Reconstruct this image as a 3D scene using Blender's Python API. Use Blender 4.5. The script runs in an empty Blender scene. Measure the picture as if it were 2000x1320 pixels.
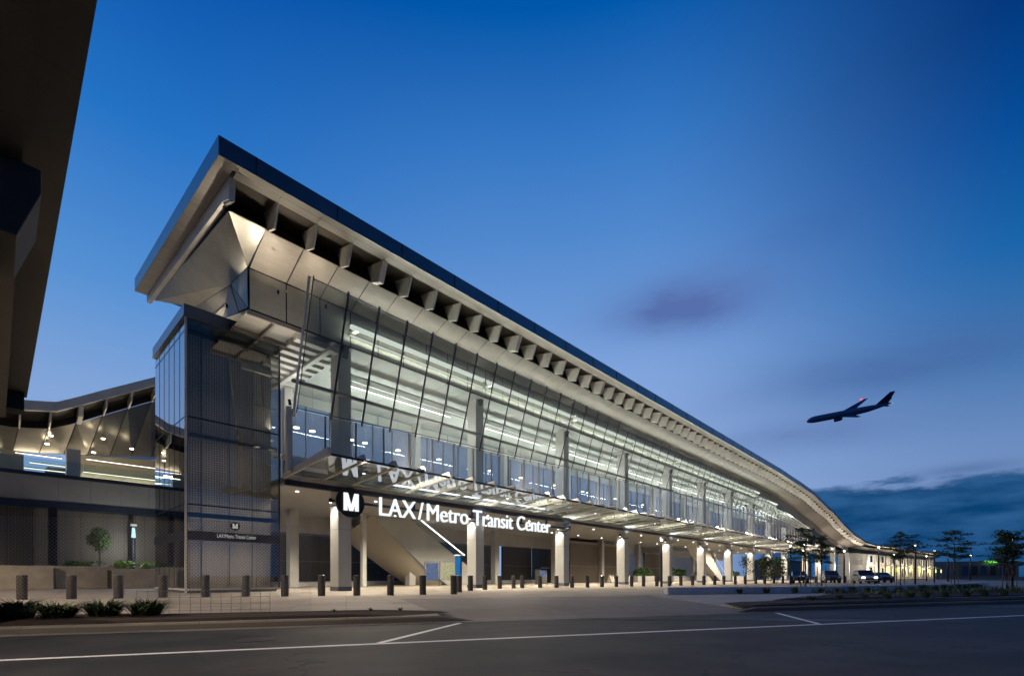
import bpy, bmesh, math, random
from mathutils import Vector, Matrix
random.seed(7)
R = math.radians
scn = bpy.context.scene
COL = scn.collection
TH = R(43.0186)
# ------------------------------------------------------------------ materials
def nt_of(name):
    m = bpy.data.materials.new(name); m.use_nodes = True
    nt = m.node_tree; nt.nodes.clear()
    return m, nt, nt.nodes, nt.links
def N(nodes, t, **k):
    n = nodes.new(t)
    for a, b in k.items(): setattr(n, a, b)
    return n
def math_n(nodes, links, op, a, b=None, c=None, clamp=False):
    n = nodes.new('ShaderNodeMath'); n.operation = op; n.use_clamp = clamp
    for i, v in enumerate((a, b, c)):
        if v is None: continue
        if hasattr(v, 'links') or hasattr(v, 'node'): links.new(v, n.inputs[i])
        else: n.inputs[i].default_value = v
    return n.outputs[0]
def mixc(nodes, links, f, a, b, mode='MIX'):
    n = nodes.new('ShaderNodeMix'); n.data_type = 'RGBA'; n.blend_type = mode
    for s, v in ((n.inputs[0], f), (n.inputs[6], a), (n.inputs[7], b)):
        if hasattr(v, 'node'): links.new(v, s)
        elif isinstance(v, (int, float)): s.default_value = v
        else: s.default_value = (*v[:3], 1)
    return n.outputs[2]
def noise(nodes, links, scale, detail=4, rough=.55, vec=None, stretch=None, kind='Object'):
    if vec is None:
        tc = nodes.new('ShaderNodeTexCoord'); vec = tc.outputs[kind]
        if kind == 'Object':
            g = nodes.new('ShaderNodeNewGeometry'); vec = g.outputs['Position']
    if stretch:
        mp = nodes.new('ShaderNodeMapping'); mp.inputs['Scale'].default_value = stretch
        links.new(vec, mp.inputs['Vector']); vec = mp.outputs[0]
    n = nodes.new('ShaderNodeTexNoise'); n.inputs['Scale'].default_value = scale
    n.inputs['Detail'].default_value = detail; n.inputs['Roughness'].default_value = rough
    links.new(vec, n.inputs['Vector']); return n.outputs['Fac']
def ramp(nodes, links, f, pts):
    n = nodes.new('ShaderNodeValToRGB'); el = n.color_ramp.elements
    while len(el) < len(pts): el.new(.5)
    for e_, (p, c) in zip(el, pts):
        e_.position = p; e_.color = (*c, 1) if len(c) == 3 else c
    links.new(f, n.inputs[0]); return n.outputs[0]
def pbr(name, col, rough=.6, metal=0., var=.15, scale=1.5, bump=.0, bscale=30, stretch=None, spec=None, coat=0, rvar=0.1):
    m, nt, nd, lk = nt_of(name)
    o = N(nd, 'ShaderNodeOutputMaterial'); b = N(nd, 'ShaderNodeBsdfPrincipled')
    lk.new(b.outputs[0], o.inputs[0])
    f = noise(nd, lk, scale, 5, .6, stretch=stretch)
    lo = tuple(c * (1 - var) for c in col); hi = tuple(min(1, c * (1 + var)) for c in col)
    c = ramp(nd, lk, f, [(.3, lo), (.7, hi)])
    lk.new(c, b.inputs['Base Color'])
    b.inputs['Metallic'].default_value = metal
    r = math_n(nd, lk, 'MULTIPLY_ADD', f, rvar * 2, rough - rvar)
    lk.new(r, b.inputs['Roughness'])
    if spec is not None: b.inputs['Specular IOR Level'].default_value = spec
    if coat: b.inputs['Coat Weight'].default_value = coat
    if bump:
        f2 = noise(nd, lk, bscale, 4, .6)
        bp = N(nd, 'ShaderNodeBump'); bp.inputs['Strength'].default_value = bump; bp.inputs['Distance'].default_value = .02
        lk.new(f2, bp.inputs['Height']); lk.new(bp.outputs[0], b.inputs['Normal'])
    return m
def emit(name, col, s):
    m, nt, nd, lk = nt_of(name)
    o = N(nd, 'ShaderNodeOutputMaterial'); e_ = N(nd, 'ShaderNodeEmission')
    e_.inputs[0].default_value = (*col, 1); e_.inputs[1].default_value = s
    lk.new(e_.outputs[0], o.inputs[0]); return m
def glass(name, tint, ior=1.5, extra=0., rough=.0, veil=0.):
    """thin architectural glass: see-through, with a Fresnel mirror coat"""
    m, nt, nd, lk = nt_of(name)
    o = N(nd, 'ShaderNodeOutputMaterial'); t = N(nd, 'ShaderNodeBsdfTransparent'); g = N(nd, 'ShaderNodeBsdfGlossy')
    t.inputs[0].default_value = (*tint, 1); g.inputs['Roughness'].default_value = rough
    g.inputs[0].default_value = (.95, .97, 1, 1)
    lw = N(nd, 'ShaderNodeLayerWeight'); f0 = 2 * ((ior - 1) / (ior + 1)) ** 2
    fa = math_n(nd, lk, 'POWER', lw.outputs['Facing'], 4.5)
    f = math_n(nd, lk, 'MULTIPLY_ADD', fa, 1 - f0 - extra, f0 + extra, clamp=True)
    mx = N(nd, 'ShaderNodeMixShader'); lk.new(f, mx.inputs[0]); lk.new(t.outputs[0], mx.inputs[1]); lk.new(g.outputs[0], mx.inputs[2])
    out = mx.outputs[0]
    if veil:  # even pale diffuse veil stands in for milky reflections and haze
        d = N(nd, 'ShaderNodeBsdfDiffuse'); d.inputs[0].default_value = (.52, .55, .51, 1)
        m2 = N(nd, 'ShaderNodeMixShader'); m2.inputs[0].default_value = veil
        lk.new(out, m2.inputs[1]); lk.new(d.outputs[0], m2.inputs[2]); out = m2.outputs[0]
    lk.new(out, o.inputs[0]); return m
def panel_metal(name, col, rough=.38, metal=.75, su=1.0, sv=1.0):
    """perforated / brushed metal panel: fine horizontal brushing, blotchy sheen and pinholes"""
    m, nt, nd, lk = nt_of(name)
    o = N(nd, 'ShaderNodeOutputMaterial'); b = N(nd, 'ShaderNodeBsdfPrincipled'); lk.new(b.outputs[0], o.inputs[0])
    f1 = noise(nd, lk, .9, 5, .65)
    f2 = noise(nd, lk, 3.0, 6, .7, stretch=(.25, 2.2, 2.2))
    a = ramp(nd, lk, f1, [(.3, tuple(c * .8 for c in col)), (.72, tuple(min(1, c * 1.2) for c in col))])
    c2 = mixc(nd, lk, f2, a, tuple(c * .72 for c in col))
    g = N(nd, 'ShaderNodeNewGeometry')
    v = N(nd, 'ShaderNodeTexVoronoi'); v.inputs['Scale'].default_value = 16; v.inputs['Randomness'].default_value = .1
    lk.new(g.outputs['Position'], v.inputs['Vector'])
    h = ramp(nd, lk, v.outputs['Distance'], [(.22, (.78, .78, .78)), (.4, (1, 1, 1))])
    c3 = mixc(nd, lk, 1.0, c2, h, 'MULTIPLY')
    lk.new(c3, b.inputs['Base Color']); b.inputs['Metallic'].default_value = metal
    r = math_n(nd, lk, 'MULTIPLY_ADD', f2, .22, rough - .08); lk.new(r, b.inputs['Roughness'])
    bp = N(nd, 'ShaderNodeBump'); bp.inputs['Strength'].default_value = .12; bp.inputs['Distance'].default_value = .03
    lk.new(f1, bp.inputs['Height']); lk.new(bp.outputs[0], b.inputs['Normal'])
    return m
def ribbed(name, col, period=.18, depth=.5, rough=.5, metal=.3, axis='u'):
    """vertically seamed mesh cladding"""
    m, nt, nd, lk = nt_of(name)
    o = N(nd, 'ShaderNodeOutputMaterial'); b = N(nd, 'ShaderNodeBsdfPrincipled'); lk.new(b.outputs[0], o.inputs[0])
    g = N(nd, 'ShaderNodeNewGeometry'); s = N(nd, 'ShaderNodeSeparateXYZ'); lk.new(g.outputs['Position'], s.inputs[0])
    x = math_n(nd, lk, 'ADD', s.outputs[0], s.outputs[1])
    fr = math_n(nd, lk, 'FRACT', math_n(nd, lk, 'DIVIDE', x, period))
    big = math_n(nd, lk, 'FRACT', math_n(nd, lk, 'DIVIDE', x, 1.5))
    seam = math_n(nd, lk, 'LESS_THAN', big, .025)
    st = noise(nd, lk, 1.2, 5, .7, stretch=(2.5, 2.5, .15))
    c = ramp(nd, lk, fr, [(.0, tuple(q * (1 - depth) for q in col)), (.35, col), (.8, col), (1, tuple(q * (1 - depth) for q in col))])
    c = mixc(nd, lk, st, c, tuple(q * .45 for q in col)); c = mixc(nd, lk, seam, c, tuple(q * .3 for q in col))
    lk.new(c, b.inputs['Base Color']); b.inputs['Metallic'].default_value = metal; b.inputs['Roughness'].default_value = rough
    return m
def perforated(name, col, period=.16, hole=.3):
    """diagonal grid of punched holes, dark where the hole is"""
    m, nt, nd, lk = nt_of(name)
    o = N(nd, 'ShaderNodeOutputMaterial'); b = N(nd, 'ShaderNodeBsdfPrincipled'); lk.new(b.outputs[0], o.inputs[0])
    g = N(nd, 'ShaderNodeNewGeometry'); s = N(nd, 'ShaderNodeSeparateXYZ'); lk.new(g.outputs['Position'], s.inputs[0])
    h = math_n(nd, lk, 'ADD', s.outputs[0], s.outputs[1])
    p = math_n(nd, lk, 'MULTIPLY', math_n(nd, lk, 'ADD', h, s.outputs[2]), 2 * math.pi / period / 1.414)
    q = math_n(nd, lk, 'MULTIPLY', math_n(nd, lk, 'SUBTRACT', h, s.outputs[2]), 2 * math.pi / period / 1.414)
    w = math_n(nd, lk, 'MULTIPLY', math_n(nd, lk, 'SINE', p), math_n(nd, lk, 'SINE', q))
    w = math_n(nd, lk, 'MULTIPLY_ADD', w, 2.2, .5, clamp=True)
    st = noise(nd, lk, .8, 5, .6, stretch=(3.2, 3.2, .12))
    dk = mixc(nd, lk, st, tuple(c * .12 for c in col), tuple(c * .5 for c in col))
    br = mixc(nd, lk, st, tuple(c * .7 for c in col), tuple(c * 1.25 for c in col))
    c = mixc(nd, lk, w, dk, br); lk.new(c, b.inputs['Base Color'])
    b.inputs['Metallic'].default_value = .1; b.inputs['Roughness'].default_value = .45
    return m
def concrete(name, col, joint=1.52, ang=0., rough=.75, stain=.35):
    m, nt, nd, lk = nt_of(name)
    o = N(nd, 'ShaderNodeOutputMaterial'); b = N(nd, 'ShaderNodeBsdfPrincipled'); lk.new(b.outputs[0], o.inputs[0])
    g = N(nd, 'ShaderNodeNewGeometry'); mp = N(nd, 'ShaderNodeMapping'); mp.inputs['Rotation'].default_value = (0, 0, -ang)
    lk.new(g.outputs['Position'], mp.inputs[0]); s = N(nd, 'ShaderNodeSeparateXYZ'); lk.new(mp.outputs[0], s.inputs[0])
    f = noise(nd, lk, .35, 6, .65); f2 = noise(nd, lk, 2.2, 7, .75); f3 = noise(nd, lk, 45, 3, .6)
    c = ramp(nd, lk, f2, [(.3, tuple(q * (1 - stain) for q in col)), (.65, col)])
    c = mixc(nd, lk, ramp(nd, lk, f, [(.38, (0, 0, 0)), (.62, (1, 1, 1))]), tuple(q * .62 for q in col), c)
    c = mixc(nd, lk, math_n(nd, lk, 'MULTIPLY', f3, .35), c, tuple(q * 1.5 for q in col))
    if joint:
        js = []
        for ax in (0, 1):
            fr = math_n(nd, lk, 'FRACT', math_n(nd, lk, 'DIVIDE', s.outputs[ax], joint))
            js.append(math_n(nd, lk, 'LESS_THAN', fr, .012 / joint * 1.3))
        j = math_n(nd, lk, 'MAXIMUM', js[0], js[1]); c = mixc(nd, lk, math_n(nd, lk, 'MULTIPLY', j, .75), c, tuple(q * .25 for q in col))
        # every slab has its own tone
        fl = N(nd, 'ShaderNodeVectorMath', operation='DIVIDE'); fl.inputs[1].default_value = (joint, joint, 1000); lk.new(mp.outputs[0], fl.inputs[0])
        fo = N(nd, 'ShaderNodeVectorMath', operation='FLOOR'); lk.new(fl.outputs[0], fo.inputs[0])
        wn = N(nd, 'ShaderNodeTexWhiteNoise'); lk.new(fo.outputs[0], wn.inputs[0])
        t = math_n(nd, lk, 'MULTIPLY_ADD', wn.outputs[0], .22, .84)
        cc = N(nd, 'ShaderNodeVectorMath', operation='SCALE'); lk.new(c, cc.inputs[0]); lk.new(t, cc.inputs['Scale']); c = cc.outputs[0]
    lk.new(c, b.inputs['Base Color']); lk.new(math_n(nd, lk, 'MULTIPLY_ADD', f2, .25, rough - .15), b.inputs['Roughness'])
    bp = N(nd, 'ShaderNodeBump'); bp.inputs['Strength'].default_value = .25; bp.inputs['Distance'].default_value = .01
    lk.new(f3, bp.inputs['Height']); lk.new(bp.outputs[0], b.inputs['Normal'])
    return m
RA = R(-28); E_ = Vector((math.cos(RA), math.sin(RA))); NN = Vector((-E_.y, E_.x))
def asphalt():
    m, nt, nd, lk = nt_of('asphalt')
    o = N(nd, 'ShaderNodeOutputMaterial'); b = N(nd, 'ShaderNodeBsdfPrincipled'); lk.new(b.outputs[0], o.inputs[0])
    g = N(nd, 'ShaderNodeNewGeometry'); mp = N(nd, 'ShaderNodeMapping'); mp.inputs['Rotation'].default_value = (0, 0, -RA)
    lk.new(g.outputs['Position'], mp.inputs[0])
    f = noise(nd, lk, 1.0, 5, .6, vec=mp.outputs[0], stretch=(.12, 1.4, 1)); f2 = noise(nd, lk, 55, 4, .7); f4 = noise(nd, lk, .5, 5, .6)
    f3 = noise(nd, lk, 240, 2, .6)
    col = ramp(nd, lk, f, [(.3, (.020, .019, .020)), (.7, (.038, .036, .036))])
    col = mixc(nd, lk, ramp(nd, lk, f2, [(.45, (0, 0, 0)), (.7, (1, 1, 1))]), col, (.048, .046, .045))
    col = mixc(nd, lk, ramp(nd, lk, f4, [(.45, (0, 0, 0)), (.58, (.8, .8, .8))]), col, (.062, .058, .054))
    # wheel paths, tar repairs, cracks and old oil drips
    sp_ = N(nd, 'ShaderNodeSeparateXYZ'); lk.new(mp.outputs[0], sp_.inputs[0])
    wp = math_n(nd, lk, 'SINE', math_n(nd, lk, 'MULTIPLY', sp_.outputs[1], 3.6)); wp = math_n(nd, lk, 'MULTIPLY_ADD', wp, .5, .5)
    col = mixc(nd, lk, math_n(nd, lk, 'MULTIPLY', math_n(nd, lk, 'MULTIPLY', wp, f), .55), col, (.022, .022, .025))
    vo = N(nd, 'ShaderNodeTexVoronoi'); vo.feature = 'DISTANCE_TO_EDGE'; vo.inputs['Scale'].default_value = .28
    wv = N(nd, 'ShaderNodeVectorMath', operation='ADD'); lk.new(mp.outputs[0], wv.inputs[0])
    nz = N(nd, 'ShaderNodeTexNoise'); nz.inputs['Scale'].default_value = 1.3; nz.inputs['Detail'].default_value = 5; lk.new(mp.outputs[0], nz.inputs['Vector'])
    sc = N(nd, 'ShaderNodeVectorMath', operation='SCALE'); sc.inputs['Scale'].default_value = 1.6; lk.new(nz.outputs['Color'], sc.inputs[0]); lk.new(sc.outputs[0], wv.inputs[1]); lk.new(wv.outputs[0], vo.inputs['Vector'])
    cr = math_n(nd, lk, 'LESS_THAN', vo.outputs['Distance'], .006)
    gate = math_n(nd, lk, 'GREATER_THAN', f4, .5)
    col = mixc(nd, lk, math_n(nd, lk, 'MULTIPLY', cr, math_n(nd, lk, 'MULTIPLY', gate, .8)), col, (.01, .01, .012))
    v2 = N(nd, 'ShaderNodeTexVoronoi'); v2.inputs['Scale'].default_value = .9; lk.new(mp.outputs[0], v2.inputs['Vector'])
    oil = ramp(nd, lk, v2.outputs['Distance'], [(.03, (1, 1, 1)), (.14, (0, 0, 0))]); col = mixc(nd, lk, math_n(nd, lk, 'MULTIPLY', oil, .55), col, (.015, .014, .015))
    lk.new(col, b.inputs['Base Color']); b.inputs['Specular IOR Level'].default_value = .35
    lk.new(math_n(nd, lk, 'MULTIPLY_ADD', f, .25, .58), b.inputs['Roughness'])
    bp = N(nd, 'ShaderNodeBump'); bp.inputs['Strength'].default_value = .5; bp.inputs['Distance'].default_value = .008
    lk.new(f2, bp.inputs['Height']); lk.new(bp.outputs[0], b.inputs['Normal'])
    return m
M_ = {}
M_['tyremark'] = pbr('tyre_rubber', (.012, .012, .013), .5, var=.5, scale=5)
M_['asphalt'] = asphalt()
M_['plaza'] = concrete('plaza_concrete', (.44, .385, .32), 1.52, RA)
M_['apron'] = concrete('apron_concrete', (.33, .285, .24), 3.0, RA, stain=.5)
M_['kerb'] = concrete('kerb_concrete', (.28, .26, .235), 2.9, RA, stain=.45)
M_['walk'] = concrete('walk_concrete', (.50, .49, .48), 1.52, RA)
M_['whitewall'] = pbr('white_plaster', (.72, .70, .66), .7, var=.08, scale=.6, bump=.05)
M_['lowwall'] = pbr('low_wall_white', (.78, .80, .86), .8, var=.12, scale=1.3, bump=.1)
M_['planter'] = pbr('cast_concrete', (.50, .45, .38), .8, var=.22, scale=1.3, bump=.2)
M_['paint'] = pbr('road_paint', (.92, .92, .90), .6, var=.1, scale=6, bump=.2, bscale=60)
M_['soil'] = pbr('soil', (.028, .017, .012), .95, var=.5, scale=9, bump=1, bscale=25)
M_['ground'] = pbr('dry_ground', (.05, .05, .045), .95, var=.4, scale=.15)
M_['white'] = pbr('white_column', (.66, .64, .60), .55, var=.07, scale=.8, bump=.04, bscale=12)
M_['base'] = pbr('blue_grey_base', (.16, .17, .2), .5)
M_['fascia'] = pbr('fascia_metal', (.27, .29, .32), .33, .85, var=.1, scale=.4, rvar=.05)
M_['soffit'] = pbr('soffit_metal', (.36, .335, .30), .5, .35, var=.14, scale=1.4, stretch=(.4, 2, 2))
M_['fin'] = pbr('fin_metal', (.80, .76, .69), .5, .3, var=.12, scale=1.1)
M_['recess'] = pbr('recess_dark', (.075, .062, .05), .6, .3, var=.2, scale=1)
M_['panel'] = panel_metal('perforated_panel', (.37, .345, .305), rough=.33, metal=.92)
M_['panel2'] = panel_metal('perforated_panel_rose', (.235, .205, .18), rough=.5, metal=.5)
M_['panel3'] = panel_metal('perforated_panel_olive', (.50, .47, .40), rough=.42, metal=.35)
M_['ceil'] = pbr('ceiling_panel', (.60, .60, .57), .6, .1, var=.1, scale=.5)
M_['slat'] = pbr('white_slat', (.74, .72, .68), .55, var=.05)
M_['mull'] = pbr('mullion_dark', (.11, .11, .13), .4, .7, var=.1)
M_['mull2'] = pbr('mullion_bronze', (.26, .23, .21), .4, .6, var=.1)
M_['rail'] = pbr('steel_rail', (.35, .34, .33), .35, .8, var=.08)
M_['glassU'] = glass('tilted_glass', (.82, .88, .85), 1.45, .04, veil=.28)
M_['glassL'] = glass('vertical_glass', (.66, .72, .78), 1.5, .08, veil=.30)
M_['glassC'] = glass('canopy_glass', (.70, .80, .74), 1.6, .32, rough=.004, veil=.26)
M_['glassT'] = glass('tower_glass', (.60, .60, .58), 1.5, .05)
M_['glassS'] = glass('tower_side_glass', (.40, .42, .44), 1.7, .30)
M_['clear'] = glass('clear_glass', (.85, .92, .9), 1.45, .02)
M_['rafter'] = pbr('rafter_steel', (.76, .71, .62), .5, .1, var=.05)
M_['navy'] = pbr('navy_steel', (.025, .032, .055), .4, .3, var=.1)
M_['black'] = pbr('black_metal', (.012, .012, .015), .4, .2, var=.1)
M_['boll'] = pbr('bollard_steel', (.085, .078, .075), .5, .5, var=.18, scale=5)
M_['mesh'] = ribbed('dark_mesh_cladding', (.21, .19, .165))
M_['meshb'] = ribbed('brown_mesh_cladding', (.17, .14, .105), period=.12)
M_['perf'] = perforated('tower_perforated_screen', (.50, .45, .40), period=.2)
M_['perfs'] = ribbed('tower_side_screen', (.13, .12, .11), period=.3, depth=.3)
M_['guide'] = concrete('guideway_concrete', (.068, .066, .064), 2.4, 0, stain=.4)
M_['spandrel'] = pbr('spandrel_panel', (.30, .29, .27), .6, .1, var=.1, scale=.5)
M_['beige'] = pbr('beige_plaster', (.52, .47, .38), .5, .15, var=.06, scale=.5)
M_['wood'] = pbr('stake_wood', (.16, .10, .06), .8, var=.3, scale=4)
M_['bark'] = pbr('bark', (.07, .05, .035), .9, var=.3, scale=8, bump=.5)
M_['leafd'] = pbr('leaf_dark', (.045, .080, .028), .6, var=.55, scale=2.5)
M_['leafg'] = pbr('leaf_green', (.055, .12, .025), .6, var=.5, scale=3)
M_['leafy'] = pbr('leaf_lime', (.24, .38, .05), .6, var=.4, scale=3)
M_['grass'] = pbr('grass_blade', (.060, .095, .03), .7, var=.6, scale=4)
M_['carw'] = pbr('car_paint_silver', (.50, .52, .55), .3, .4, var=.04, coat=.6)
M_['card'] = pbr('car_paint_dark', (.03, .05, .09), .3, .4, var=.04, coat=.6)
M_['tyre'] = pbr('tyre', (.015, .015, .015), .85)
M_['winglass'] = pbr('dark_window', (.02, .025, .035), .12, 0, var=.1)
M_['plane'] = pbr('aircraft_paint', (.05, .16, .34), .6, .0, var=.06, scale=.1)
M_['planed'] = pbr('aircraft_dark', (.02, .05, .13), .6, var=.05)
M_['blue'] = pbr('blue_pylon', (.0, .09, .32), .4)
M_['poster'] = pbr('poster_blue', (.05, .10, .26), .5, var=.7, scale=7)
M_['map'] = pbr('poster_map', (.32, .36, .26), .5, var=.4, scale=8)
M_['E_line'] = emit('line_light', (1, .97, .90), 3.2)
M_['E_dim'] = emit('deck_line_glow', (1, .93, .76), 2.6)
M_['E_yg'] = emit('yellow_green_sign', (.75, 1, .15), 1.8)
M_['E_trough'] = emit('trough_light', (.95, 1, .90), 1.1)
M_['E_letter'] = emit('lit_letter', (.93, .98, 1.0), 1.08)
M_['E_warm'] = emit('warm_lamp', (1, .86, .60), 14)
M_['E_spot'] = emit('downlight_disc', (1, .95, .85), 10)
M_['E_win'] = emit('lit_window', (1, .82, .40), 1.6)
M_['E_cool'] = emit('cool_window', (.55, .85, 1), 1.3)
M_['E_head'] = emit('headlight_glow', (.85, .93, 1), 10)
M_['E_green'] = emit('green_sign', (.25, 1, .12), 1.6)
M_['E_red'] = emit('red_lamp', (1, .12, .2), 1.5)
M_['E_tick'] = emit('dim_letter', (.9, .9, .85), .45)
# ------------------------------------------------------------------ mesh helpers
class MB:
    def __init__(s): s.v = []; s.f = []; s.m = []; s.mi = 0
    def face(s, pts):
        i = len(s.v); s.v += [tuple(p) for p in pts]; s.f.append(tuple(range(i, i + len(pts)))); s.m.append(s.mi)
    def box(s, a, b):
        x0, y0, z0 = a; x1, y1, z1 = b
        s.hexa([(x0, y0, z0), (x1, y0, z0), (x1, y1, z0), (x0, y1, z0), (x0, y0, z1), (x1, y0, z1), (x1, y1, z1), (x0, y1, z1)])
    def hexa(s, p):
        i = len(s.v); s.v += [tuple(q) for q in p]
        for f in ((0, 3, 2, 1), (4, 5, 6, 7), (0, 1, 5, 4), (1, 2, 6, 5), (2, 3, 7, 6), (3, 0, 4, 7)):
            s.f.append(tuple(i + k for k in f)); s.m.append(s.mi)
    def prism(s, poly, d):           # poly: 3D points, d: extrusion vector
        i = len(s.v); n = len(poly); d = Vector(d)
        s.v += [tuple(p) for p in poly] + [tuple(Vector(p) + d) for p in poly]
        s.f.append(tuple(range(i, i + n))); s.f.append(tuple(range(i + 2 * n - 1, i + n - 1, -1))); s.m += [s.mi] * 2
        for k in range(n):
            s.f.append((i + k, i + n + k, i + n + (k + 1) % n, i + (k + 1) % n)); s.m.append(s.mi)
    def bar(s, a, b, w, h=None, up=(0, 0, 1)):   # rectangular bar between two points
        a, b = Vector(a), Vector(b); h = h or w; d = (b - a).normalized(); u = Vector(up)
        x = d.cross(u)
        if x.length < 1e-4: x = d.cross(Vector((0, 1, 0)))
        x.normalize(); y = x.cross(d).normalized(); x *= w / 2; y *= h / 2
        s.hexa([a - x - y, a + x - y, a + x + y, a - x + y, b - x - y, b + x - y, b + x + y, b - x + y])
    def tube(s, pts, r, n=10, cap=True):
        pts = [Vector(p) for p in pts]; rs = r if isinstance(r, (list, tuple)) else [r] * len(pts); rings = []
        for k, p in enumerate(pts):
            d = (pts[min(k + 1, len(pts) - 1)] - pts[max(k - 1, 0)]).normalized()
            x = d.cross(Vector((0, 0, 1)))
            if x.length < 1e-3: x = d.cross(Vector((1, 0, 0)))
            x.normalize(); y = x.cross(d); i = len(s.v)
            s.v += [tuple(p + (x * math.cos(2 * math.pi * j / n) + y * math.sin(2 * math.pi * j / n)) * rs[k]) for j in range(n)]
            rings.append(i)
        for a, b in zip(rings, rings[1:]):
            for j in range(n): s.f.append((a + j, a + (j + 1) % n, b + (j + 1) % n, b + j)); s.m.append(s.mi)
        if cap:
            s.f.append(tuple(rings[0] + j for j in range(n))); s.f.append(tuple(rings[-1] + j for j in reversed(range(n)))); s.m += [s.mi] * 2
    def build(s, name, mats, parent=None, smooth=False, bevel=0, loc=None):
        me = bpy.data.meshes.new(name); me.from_pydata(s.v, [], s.f)
        if not isinstance(mats, (list, tuple)): mats = [mats]
        for m in mats: me.materials.append(m)
        for p, mi in zip(me.polygons, s.m): p.material_index = mi
        bm = bmesh.new(); bm.from_mesh(me)
        if smooth: bmesh.ops.remove_doubles(bm, verts=bm.verts, dist=1e-4)
        bmesh.ops.recalc_face_normals(bm, faces=bm.faces)
        if bevel:
            bmesh.ops.remove_doubles(bm, verts=bm.verts, dist=1e-5)
            bmesh.ops.bevel(bm, geom=[e for e in bm.edges if e.calc_face_angle(0) > .5], offset=bevel, segments=2, profile=.7, affect='EDGES')
        bm.to_mesh(me); bm.free()
        if smooth: me.shade_smooth()
        o = bpy.data.objects.new(name, me); COL.objects.link(o)
        if loc is not None:
            o.location = loc
            me.transform(Matrix.Translation(-Vector(loc)))
        if parent:
            o.parent = parent
            o.matrix_parent_inverse = parent.matrix_basis.inverted()
        return o
def tag(o, label, cat, group=None, kind=None):
    if label: o['label'] = label
    if cat: o['category'] = cat
    if group: o['group'] = group
    if kind: o['kind'] = kind
    return o
def thing(name, label, cat, loc=(0, 0, 0), group=None, rz=0):
    o = bpy.data.objects.new(name, None); COL.objects.link(o); o.location = loc; o.rotation_euler = (0, 0, rz)
    o.empty_display_size = .3
    return tag(o, label, cat, group)
def struct(o): o['kind'] = 'structure'; return o
def W(a, n): p = E_ * a + NN * n; return (p.x, p.y)
def copy_tree(src, loc, rz=None):
    c = src.copy(); COL.objects.link(c); c.location = loc
    if rz is not None: c.rotation_euler = (0, 0, rz)
    for ch in src.children:
        d = ch.copy(); COL.objects.link(d); d.parent = c
        for g in ch.children:
            k = g.copy(); COL.objects.link(k); k.parent = d
    return c
ORD = ['first', 'second', 'third', 'fourth', 'fifth', 'sixth', 'seventh', 'eighth', 'ninth', 'tenth', 'eleventh', 'twelfth', 'thirteenth', 'fourteenth', 'fifteenth', 'sixteenth', 'seventeenth', 'eighteenth', 'nineteenth', 'twentieth']
def ordn(i):
    if i < 20: return ORD[i]
    i += 1; t = {2: 'twenty', 3: 'thirty', 4: 'forty'}[i // 10]
    return ({2: 'twentieth', 3: 'thirtieth', 4: 'fortieth'}[i // 10]) if i % 10 == 0 else t + '-' + ORD[i % 10 - 1]
def lamp(name, kind, loc, energy, color=(1, .93, .8), parent=None, size=.2, size_y=None, rot=(0, 0, 0), spot=None, blend=.6, radius=None):
    l = bpy.data.lights.new(name, kind); l.energy = energy; l.color = color
    if kind == 'AREA':
        l.shape = 'RECTANGLE' if size_y else 'DISK'; l.size = size
        if size_y: l.size_y = size_y
    else: l.shadow_soft_size = radius if radius is not None else .05
    if kind == 'SPOT': l.spot_size = spot; l.spot_blend = blend
    o = bpy.data.objects.new(name, l); COL.objects.link(o); o.location = loc; o.rotation_euler = rot
    if parent:
        o.parent = parent; o.matrix_parent_inverse = parent.matrix_basis.inverted()
    return o
def aim(d): return Vector(d).to_track_quat('-Z', 'Y').to_euler()
# ------------------------------------------------------------------ ground
def slab(name, poly, z0, z1, mat, kind='structure'):
    m = MB(); m.prism([(p[0], p[1], z1) for p in poly], (0, 0, z0 - z1)); o = m.build(name, mat); o['kind'] = kind; return o
m = MB(); m.face([(-2500, -2500, -.22), (2500, -2500, -.22), (2500, 2500, -.22), (-2500, 2500, -.22)]); struct(m.build('ground', M_['ground']))
m = MB(); m.face([(*W(-300, -14), -.15), (*W(400, -14), -.15), (*W(400, 11.3), -.15), (*W(-300, 11.3), -.15)]); struct(m.build('road', M_['asphalt']))
m = MB(); m.face([(*W(-300, 11.3), -.145), (*W(400, 11.3), -.145), (*W(400, 11.62), -.14), (*W(-300, 11.62), -.14)]); struct(m.build('gutter', M_['kerb']))
# kerbs: left, right
def kerb(a0, a1, name='kerb', taper0=False, taper1=False):
    m = MB(); h = 0.0
    def sec(a, z): return [(*W(a, 11.6), -.15), (*W(a, 11.62), z - .01), (*W(a, 11.64), z), (*W(a, 11.78), z), (*W(a, 11.78), -.15)]
    ss = [sec(a0, -.135 if taper0 else h), sec(a0 + .8, h), sec(a1 - .8, h), sec(a1, -.135 if taper1 else h)]
    for p, q in zip(ss, ss[1:]):
        for k in range(4): m.face([p[k], p[k + 1], q[k + 1], q[k]])
    m.face(ss[0]); m.face(ss[-1]); return struct(m.build(name, M_['kerb']))
kerb(-80, 3.0, taper1=True); kerb(11.2, 90, taper0=True)
# driveway apron
m = MB(); m.face([(*W(2.2, 11.62), -.138), (*W(11.9, 11.62), -.138), (*W(11.9, 13.7), -.002), (*W(2.2, 13.7), -.002)])
m.face([(*W(2.2, 13.7), -.002), (*W(11.9, 13.7), -.002), (*W(14.2, 20.5), -.002), (*W(2.2, 20.5), -.002)])
struct(m.build('driveway', M_['apron']))
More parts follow.
